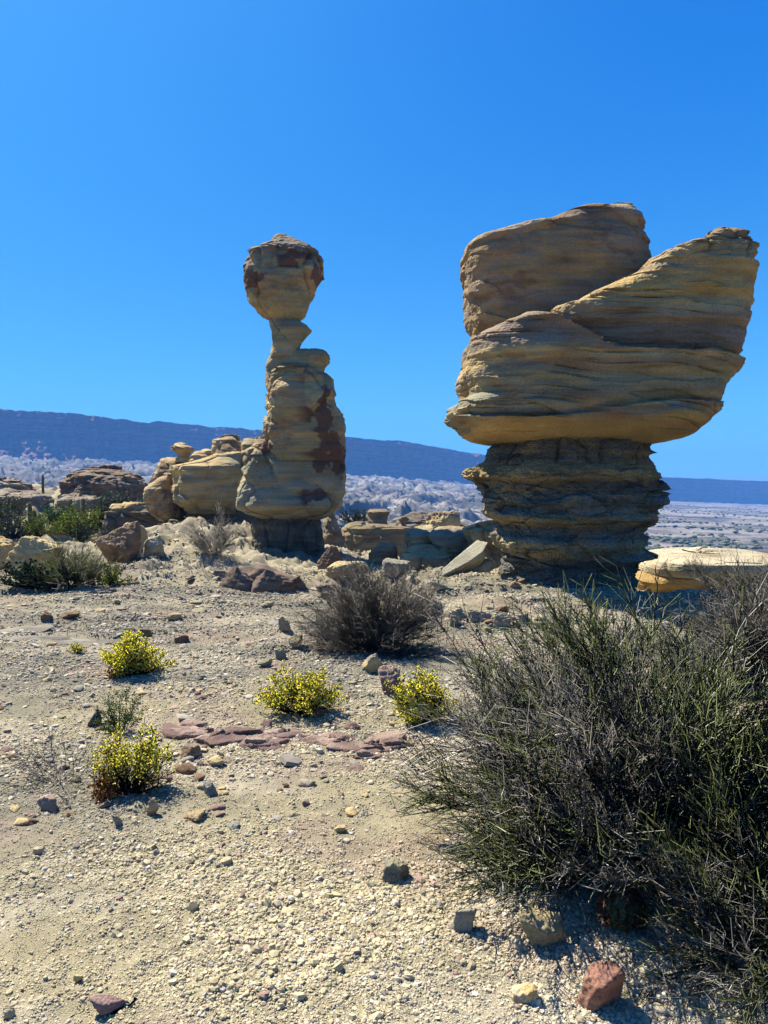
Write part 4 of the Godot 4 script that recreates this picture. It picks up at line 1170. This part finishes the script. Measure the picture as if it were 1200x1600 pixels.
# ------------------------------------------------------------------ loose stones
func build_stones() -> void:
	var R := Color(0.25, 0.13, 0.09)
	var list := [
		["red-brown angular stone in front of the big bush", [905, 1513, 981, 1582], 41, R, Color(0.30, 0.17, 0.12), {"depth": 0.9, "soft": 0.03, "planes": 6}],
		["yellow ochre stone left of the red-brown stone", [797, 1538, 846, 1568], 42, OCHRE, CREAM, {"roll": -0.25, "soft": 0.04}],
		["flat purple stone at the bottom left beside a stick", [134, 1557, 196, 1588], 43, Color(0.23, 0.15, 0.13), Color(0.3, 0.2, 0.17), {"roll": 0.1, "soft": 0.03, "depth": 0.55}],
		["grey-green stone on bare sand left of the big bush", [596, 1344, 642, 1378], 44, Color(0.15, 0.15, 0.12), OLIVE, {"soft": 0.035}],
		["tan stone half under the big bush", [808, 1424, 890, 1482], 45, TAN, OLIVE, {"soft": 0.04}],
		["flat grey stone at the lower left foot of the big bush", [708, 1418, 746, 1458], 46, GREY, OLIVE, {"soft": 0.05}],
		["blue-grey block shaped stone on the sand below the purple ledge", [315, 1222, 338, 1242], 47, BLUEGREY, GREY, {"soft": 0.03}],
		["upright reddish stone below the nearest yellow bush", [228, 1247, 246, 1275], 48, Color(0.25, 0.15, 0.12), TAN, {"soft": 0.03}],
		["purple flat stone left of the nearest yellow bush", [56, 1244, 92, 1266], 49, Color(0.26, 0.18, 0.14), Color(0.3, 0.22, 0.17), {"soft": 0.03}],
		["small teal-grey stone below the nearest yellow bush", [173, 1272, 191, 1291], 50, Color(0.14, 0.18, 0.16), GREY, {"soft": 0.08}],
		["dark pyramid shaped stone left of the green feathery plant", [132, 1108, 156, 1136], 51, Color(0.09, 0.09, 0.085), Color(0.13, 0.12, 0.1), {"soft": 0.05, "planes": 5}],
		["grey stone on the wash left of the dry bush, upper of two", [434, 962, 456, 986], 52, GREY, OLIVE, {"soft": 0.03}],
		["grey stone on the wash left of the dry bush, lower of two", [448, 990, 472, 1010], 53, GREY, TAN, {"soft": 0.04}],
		["rounded grey stone just below the dry bush", [562, 1022, 600, 1050], 54, Color(0.2, 0.2, 0.17), TAN, {"soft": 0.06}],
		["purple-brown rock behind the yellow bush next to the big bush", [590, 1042, 628, 1086], 55, Color(0.2, 0.13, 0.11), Color(0.28, 0.2, 0.16), {"soft": 0.03}],
		["dark block on the wash at far left", [62, 954, 81, 969], 56, BROWN, Color(0.2, 0.15, 0.1), {"soft": 0.03}],
		["dark flat plate right of the dark block on the wash", [86, 957, 120, 967], 57, BROWN, Color(0.2, 0.15, 0.1), {"soft": 0.03}],
		["brown stone on the wash above the upper yellow bush", [271, 990, 294, 1003], 58, BROWN, TAN, {"soft": 0.03}],
		["brown stone on the wash above its larger neighbour", [258, 957, 284, 968], 59, BROWN, TAN, {"soft": 0.03}],
		["mossy stone touching the top of the upper yellow bush", [214, 982, 238, 994], 60, Color(0.16, 0.13, 0.06), BROWN, {"soft": 0.05}],
		["dark stone under the right end of the middle yellow bush", [483, 1103, 512, 1118], 61, MAROON, BROWN, {"soft": 0.03}],
		["brown flat stone between nearest yellow bush and purple ledge", [280, 1166, 312, 1184], 62, BROWN, Color(0.3, 0.22, 0.15), {"soft": 0.03}],
		["pale stone below the left end of the purple ledge", [322, 1183, 352, 1197], 63, GREY, TAN, {"soft": 0.04}],
		["small brown stone alone on the sand near the picture centre", [522, 1290, 541, 1301], 64, BROWN, TAN, {"soft": 0.04}],
		["tan flat stone on the gravel below the blue-grey block", [280, 1272, 318, 1284], 65, TAN, BROWN, {"soft": 0.03}],
		["grey stone on the wash directly above the wide middle yellow shrub", [428, 1012, 447, 1030], 66, GREY, OLIVE, {"soft": 0.04}],
		["flat grey stone lower left of the stone above the middle yellow shrub", [400, 1030, 424, 1043], 67, GREY, OLIVE, {"soft": 0.04}],
		["grey stone right of the dry bush, upper", [668, 938, 694, 964], 68, Color(0.14, 0.14, 0.13), GREY, {"soft": 0.05}],
		["grey rounded stone right of the dry bush, lower", [702, 958, 722, 977], 69, GREY, OLIVE, {"soft": 0.07}],
		["tan stone at the right foot of the dry bush", [648, 1004, 672, 1024], 70, TAN, OLIVE, {"soft": 0.05}],
		["long flat grey stone in front of the leaning slab", [674, 908, 712, 923], 71, OLIVE, GREY, {"soft": 0.04}],
		["dark square stone on the mushroom rock's platform", [774, 946, 796, 957], 72, Color(0.12, 0.11, 0.09), BROWN, {"soft": 0.03}],
		["brown plate at the foot of the mushroom stem", [795, 908, 815, 917], 73, BROWN, TAN, {"soft": 0.03}],
		["pale stone at the bottom left corner", [2, 1573, 22, 1590], 74, CREAM, TAN, {"soft": 0.05}],
		["small brown stone on the gravel at lower left", [112, 1522, 130, 1534], 75, BROWN, TAN, {"soft": 0.05}],
	]
	for s in list:
		boulder("stone", s[0], s[1], s[2], s[3], s[4], s[5])
	# small stones: ten shapes, many copies
	var shapes := []
	for k in 12:
		var tone: Color = [GREY, TAN, BROWN, OLIVE, Color(0.22, 0.15, 0.12), Color(0.33, 0.28, 0.2)][k % 6]
		var colr := func(p: Vector3, _t: float) -> Color:
			return mottle(tone, p * 30.0, 0.3)
		shapes.append(boulder_mesh(Vector3(1.0, 0.42, 0.75), 500 + k, 18, 12, 10, 0.03, 0.1, colr))
	rng.seed = 99
	var groups := [
		[95, [0, 1000, 300, 1290], "small angular stone on the stony ground at left", "stones strewn on the stony ground at left", 0.05],
		[70, [300, 1000, 640, 1140], "small grey stone on the wash between the bushes", "stones strewn on the wash", 0.05],
		[50, [260, 1150, 640, 1300], "small stone around the purple ledge", "stones around the purple ledge", 0.04],
		[50, [560, 900, 860, 1000], "broken stone on the slope of the mushroom rock's platform", "broken stones on the platform slope", 0.09],
		[35, [130, 880, 480, 960], "broken plate on the slope below the pillar", "broken plates below the pillar", 0.12],
	]
	for g in groups:
		for k in g[0]:
			var b: Array = g[1]
			var p := on_ground(rng.randf_range(b[0], b[2]), rng.randf_range(b[1], b[3]))
			var sz: float = g[4] * clampf(exp(rng.randfn() * 0.45), 0.5, 2.4)
			var o := part(self, "small_stone", shapes[rng.randi() % shapes.size()], M.stone)
			tag(o, g[2], "stone", g[3])
			o.transform = Transform3D(Basis.from_euler(Vector3(rng.randfn() * 0.12, rng.randf() * TAU, rng.randfn() * 0.12)) * Basis.from_scale(Vector3(sz, sz * rng.randf_range(0.7, 1.4), sz)), p + Vector3(0, sz * 0.08, 0))
	# the stick beside the purple stone
	var sp := on_ground(198, 1578)
	var st := new_st()
	tube(st, [Vector3(-0.035, 0.008, 0.03), Vector3(-0.01, 0.012, 0.012), Vector3(0.012, 0.016, 0.0), Vector3(0.02, 0.018, -0.025), Vector3(0.012, 0.012, -0.035)], 0.0065, 0.004, 6, Color(0.07, 0.07, 0.075), Color(0.12, 0.12, 0.12))
	var stick := part(self, "stick", st.commit(), M.bark)
	stick.position = sp
	tag(stick, "short dark bent stick beside the flat purple stone", "stick")

func build_gravel() -> void:
	rng.seed = 4242
	var tones := [Color(0.46, 0.385, 0.255), Color(0.38, 0.325, 0.22), Color(0.29, 0.255, 0.185), Color(0.52, 0.455, 0.325), Color(0.30, 0.20, 0.155), Color(0.20, 0.18, 0.15), Color(0.46, 0.42, 0.35)]
	var shapes := []
	for k in 5:
		var white := func(_p: Vector3, _t: float) -> Color:
			return Color.WHITE
		shapes.append(faceted(boulder_mesh(Vector3(1.0, 0.55, 0.8), 700 + k, 6, 5, 9, 0.03, 0.1, white)))
	var where := [[], [], [], [], []]
	var tints := [PackedColorArray(), PackedColorArray(), PackedColorArray(), PackedColorArray(), PackedColorArray()]
	for k in 600000:
		var d := 1.7 * pow(9.0, pow(rng.randf(), 0.9))
		var x := rng.randf_range(-0.62, 0.62) * d + rng.randfn() * 0.3
		var patch: float = noises.fbm.get_noise_2d(x * 0.9 + 20.0, d * 0.9)
		if rng.randf() > 0.92 + patch * 0.6:
			continue
		var sz := 0.0052 * exp(rng.randfn() * 0.52) * (0.65 + 0.16 * d)
		sz *= 1.0 + 0.9 * noises.fbm.get_noise_2d(x * 0.7 - 30.0, d * 0.7)
		if rng.randf() < 0.012:
			sz *= 2.2
		sz = minf(sz, 0.06)
		var q := rng.randi() % 5
		var y := ground_fine(x, -d) + sz * 0.08
		where[q].append(Transform3D(Basis.from_euler(Vector3(rng.randfn() * 0.25, rng.randf() * TAU, rng.randfn() * 0.25)) * Basis.from_scale(Vector3(sz, sz * rng.randf_range(0.6, 1.5), sz)), Vector3(x, y, -d)))
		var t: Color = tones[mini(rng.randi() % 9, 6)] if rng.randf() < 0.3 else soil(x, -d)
		tints[q].append(t * rng.randf_range(0.66, 1.02))
	var o := Node3D.new()
	o.name = "gravel"
	o.set_meta("kind", "stuff")
	o.set_meta("label", "fine tan and grey gravel covering the sandy ground")
	o.set_meta("category", "gravel")
	add_child(o)
	for q in 5:
		copies(o, "pebbles", shapes[q], M.pebble, where[q], tints[q])
	# flat chips of broken rock, thickest on the stony ground at left and on the slopes
	var chips := [[], [], [], [], []]
	var chip_tints := [PackedColorArray(), PackedColorArray(), PackedColorArray(), PackedColorArray(), PackedColorArray()]
	var greys := [Color(0.30, 0.275, 0.21), Color(0.22, 0.20, 0.165), Color(0.36, 0.31, 0.22), Color(0.27, 0.195, 0.15), Color(0.17, 0.155, 0.13)]
	for k in 16000:
		var d := 3.2 * pow(8.0, rng.randf())
		var x := rng.randf_range(-0.6, 0.5) * d
		var stony := 0.12 + 0.6 * bump((-0.12 - x / d) / 0.15) * bump((d - 3.4) / 0.8) + 0.5 * bump((d - 12.0) / 3.0) + 0.25 * bump((d - 4.6) / 0.6)
		if rng.randf() > stony * (0.7 + 1.2 * noises.fbm.get_noise_2d(x * 0.8, d * 0.8 + 50.0)):
			continue
		var sz := 0.022 * exp(rng.randfn() * 0.5) * (0.5 + 0.13 * d)
		var q := rng.randi() % 5
		chips[q].append(Transform3D(Basis.from_euler(Vector3(rng.randfn() * 0.16, rng.randf() * TAU, rng.randfn() * 0.16)) * Basis.from_scale(Vector3(sz, sz * rng.randf_range(0.3, 0.8), sz)), Vector3(x, ground_fine(x, -d) + sz * 0.06, -d)))
		chip_tints[q].append(greys[rng.randi() % 5] * rng.randf_range(0.8, 1.2))
	for q in 5:
		copies(o, "chips", shapes[q], M.pebble, chips[q], chip_tints[q])

# ------------------------------------------------------------------ plants
func build_plants() -> void:
	# the big broom bush in the right foreground and its neighbours
	broom("broom_bush", "big grey-green broom bush filling the right foreground", "", on_ground(990, 1340), Vector3(0.84, 0.95, 0.8), 1, 90, 2300, 0.58, 1.0, -0.05, "green", Vector3.ZERO, on_ground(975, 1428) + Vector3(-0.02, 0.10, 0.12))
	broom("broom_bush", "darker brownish broom bush behind the big bush at right edge", "", on_ground(1215, 1075), Vector3(0.75, 0.95, 0.6), 2, 50, 1300, 0.3, 1.1, 0.0, "olive")
	broom("broom_bush", "green broom sprigs at the lower right corner in front of the big bush", "", on_ground(1200, 1500), Vector3(0.42, 0.45, 0.36), 3, 40, 430, 0.8, 0.85, -0.1)
	broom("broom_bush", "dry dark grey bush on the slope between both rock formations", "", on_ground(590, 1015), Vector3(0.62, 0.78, 0.5), 4, 60, 900, 0.8, 0.95, 0.0, "dead")
	# yellow shrubs
	var yb := Color(0.10, 0.075, 0.06)
	leafy("yellow_shrub", "upper left yellow shrub on the wash with an orange foot", "", on_ground(212, 1052), Vector3(0.28, 0.33, 0.25), 11, 60, 11000, "yellow", 0.020, yb, 0.03, 0.12, 0.1, 250)
	leafy("yellow_shrub", "nearest yellow shrub at left with a dark dead base", "", on_ground(205, 1235), Vector3(0.22, 0.34, 0.2), 12, 80, 8000, "yellow", 0.0145, yb, 0.03, 0.12, 0.42, 900)
	leafy("yellow_shrub", "wide yellow shrub in the middle above the purple ledge", "", on_ground(470, 1112), Vector3(0.32, 0.27, 0.24), 13, 60, 8000, "yellow", 0.018, yb, 0.03, 0.12, 0.25)
	leafy("yellow_shrub", "yellow shrub touching the left side of the big bush", "", on_ground(655, 1128), Vector3(0.24, 0.33, 0.22), 14, 56, 9000, "yellow", 0.017, yb)
	leafy("yellow_shrub", "tiny yellow tuft on the wash at left", "", on_ground(122, 1020), Vector3(0.10, 0.09, 0.08), 15, 16, 500, "yellow", 0.014, yb)
	leafy("feathery_shrub", "thin green feathery plant between the two left yellow shrubs", "", on_ground(190, 1142), Vector3(0.2, 0.40, 0.18), 16, 14, 3600, "green", 0.009, Color(0.09, 0.09, 0.07))
	broom("dead_shrub", "small leafless grey shrub lying left of the nearest yellow shrub", "", on_ground(95, 1222), Vector3(0.2, 0.13, 0.15), 18, 14, 26, 0.0, 0.6, 0.05, "olive")
	leafy("lime_plant", "small lime green plant in the gap beside the ledge blocks", "", on_ground(640, 884), Vector3(0.2, 0.42, 0.2), 17, 12, 500, "lime", 0.03, yb)
	# background shrubs at left
	leafy("green_shrub", "low dark green shrub in front of the tan boulder", "", on_ground(55, 918), Vector3(0.75, 0.36, 0.4), 21, 40, 2600, "dark", 0.05, Color(0.12, 0.08, 0.05))
	broom("grey_shrub", "grey-green shrub right of the tan boulder", "", on_ground(115, 916), Vector3(0.3, 0.4, 0.3), 22, 40, 170, 0.9, 1.3, 0.1, "green")
	leafy("green_shrub", "small yellowish green shrub on the scree right of the tan boulder", "", on_ground(172, 914), Vector3(0.3, 0.32, 0.25), 23, 26, 900, "lime", 0.035, yb)
	leafy("green_shrub", "bright green rounded shrub below the tall cactus", "", at(125, 838, 27.0), Vector3(1.3, 1.1, 0.9), 24, 50, 4200, "lime", 0.06, yb)
	leafy("green_shrub", "olive shrub at the left edge behind the boulders", "", at(20, 840, 27.0), Vector3(1.3, 1.2, 0.9), 25, 50, 4200, "grey", 0.06, yb)
	leafy("green_shrub", "pale olive shrub on the hillside left of the tall cactus", "", at(8, 808, 30.0), Vector3(1.2, 0.8, 0.8), 31, 40, 3000, "grey", 0.06, yb)
	leafy("green_shrub", "lime green low shrub left of the columnar cactus pair's foot", "", at(95, 822, 29.0), Vector3(1.0, 0.75, 0.7), 32, 40, 3000, "green", 0.06, yb)
	leafy("green_shrub", "dark green shrub in front of the far tan blocks", "", at(158, 822, 27.5), Vector3(0.8, 0.8, 0.6), 33, 40, 2600, "dark", 0.06, yb)
	leafy("green_shrub", "dark shrub growing in the gully right of the pillar", "", at(552, 818, 34.0), Vector3(0.8, 0.7, 0.6), 34, 30, 2200, "dark", 0.06, yb)
	leafy("green_shrub", "lime shrub at the foot of the two cacti", "", at(58, 838, 25.5), Vector3(0.7, 0.75, 0.6), 26, 36, 2200, "lime", 0.05, yb)
	leafy("green_shrub", "dark round shrub right of the upright boulder", "", at(128, 848, 22.5), Vector3(0.45, 0.6, 0.4), 27, 36, 1800, "dark", 0.04, yb)
	leafy("green_shrub", "grey-green shrub below the dark ridge", "", at(180, 800, 33.0), Vector3(1.4, 0.9, 0.9), 28, 40, 2600, "grey", 0.07, yb)
	broom("grey_shrub", "thin bare grey shrub on the slope below the outcrop", "", on_ground(336, 872), Vector3(0.35, 0.75, 0.3), 29, 20, 110, 0.1, 1.4, 0.3, "olive")
	cactus("tall columnar cactus at left behind the boulders", 47, 785, 816, 27.0, 5.5)
	cactus("shorter columnar cactus right beside the tall one", 54, 797, 817, 27.0, 5.5)
	cactus("columnar cactus standing above the bright green shrub", 130, 778, 804, 33.0, 5.0)
	cactus("lone dark cactus on the hillside far behind", 67, 741, 762, 44.0, 3.5)
	barrel_cactus()

func cactus(label: String, px: float, y0: float, y1: float, d: float, wide: float) -> void:
	var w := at(px, y1, d)
	var gy := minf(ground_h(w.x, w.z), w.y)
	var ht := at(px, y0, d).y - gy
	var r := wide * 0.5 * d / F
	w.y = gy
	var o := thing("columnar_cactus", label, "cactus", w, "columnar cacti on the left hillside")
	var nu := 48
	var nv := 40
	var pos := PackedVector3Array()
	var col := PackedColorArray()
	pos.resize(nu * nv)
	col.resize(nu * nv)
	for j in nv:
		var t := float(j) / (nv - 1)
		var rr := r * sqrt(clampf(1.0 - pow(maxf(1.0 - t * 8.0, 0.0), 2.0), 0.0, 1.0)) * lerpf(1.0, 0.85, t)
		for i in nu:
			var a := TAU * i / nu
			var q := rr * (1.0 + 0.14 * cos(a * 12.0))
			pos[j * nu + i] = Vector3(cos(a) * q, ht * (1.0 - t), sin(a) * q)
			col[j * nu + i] = Color(0.10, 0.12, 0.06)
	part(o, "column", grid_mesh(pos, col, nu, nv, true), M.bark)
	var st := new_st()
	rng.seed = int(px * 7.0)
	for k in 700:
		var a := TAU * (rng.randi() % 12) / 12.0
		var y := rng.randf() * ht
		var b := Vector3(cos(a) * r * 1.1, y, sin(a) * r * 1.1)
		var v := Vector3(cos(a) + rng.randfn() * 0.5, rng.randfn() * 0.5 + 0.2, sin(a) + rng.randfn() * 0.5).normalized()
		tube(st, [b, b + v * r * 0.7], 0.004, 0.001, 3, Color(0.5, 0.42, 0.28), Color(0.5, 0.42, 0.28))
	part(o, "spines", st.commit(), M.bark).set_meta("kind", "stuff")

func barrel_cactus() -> void:
	var w := on_ground(972, 1446)
	var o := thing("barrel_cactus", "small round cactus with pinkish spines inside the big bush", "cactus", w)
	var r := 0.06
	var nu := 60
	var nv := 24
	var pos := PackedVector3Array()
	var col := PackedColorArray()
	pos.resize(nu * nv)
	col.resize(nu * nv)
	for j in nv:
		var th := PI * 0.85 * j / (nv - 1)
		for i in nu:
			var a := TAU * i / nu
			var q := r * sin(th) * (1.0 + 0.10 * cos(a * 15.0))
			pos[j * nu + i] = Vector3(cos(a) * q, r * 1.0 + r * 1.25 * cos(th), sin(a) * q)
			col[j * nu + i] = Color(0.10, 0.15, 0.07)
	part(o, "body", grid_mesh(pos, col, nu, nv, true), M.bark)
	var st := new_st()
	rng.seed = 8
	for k in 1500:
		var a := TAU * (rng.randi() % 15) / 15.0
		var th := acos(rng.randf_range(-0.4, 1.0))
		var b := Vector3(cos(a) * sin(th) * r * 1.05, r + r * 1.25 * cos(th), sin(a) * sin(th) * r * 1.05)
		var v := (Vector3(cos(a) * sin(th), cos(th), sin(a) * sin(th)) + Vector3(rng.randfn(), rng.randfn(), rng.randfn()) * 0.5).normalized()
		tube(st, [b, b + v * 0.034], 0.0013, 0.0005, 3, Color(0.70, 0.36, 0.25), Color(0.80, 0.46, 0.32))
	part(o, "spines", st.commit(), M.spine).set_meta("kind", "stuff")
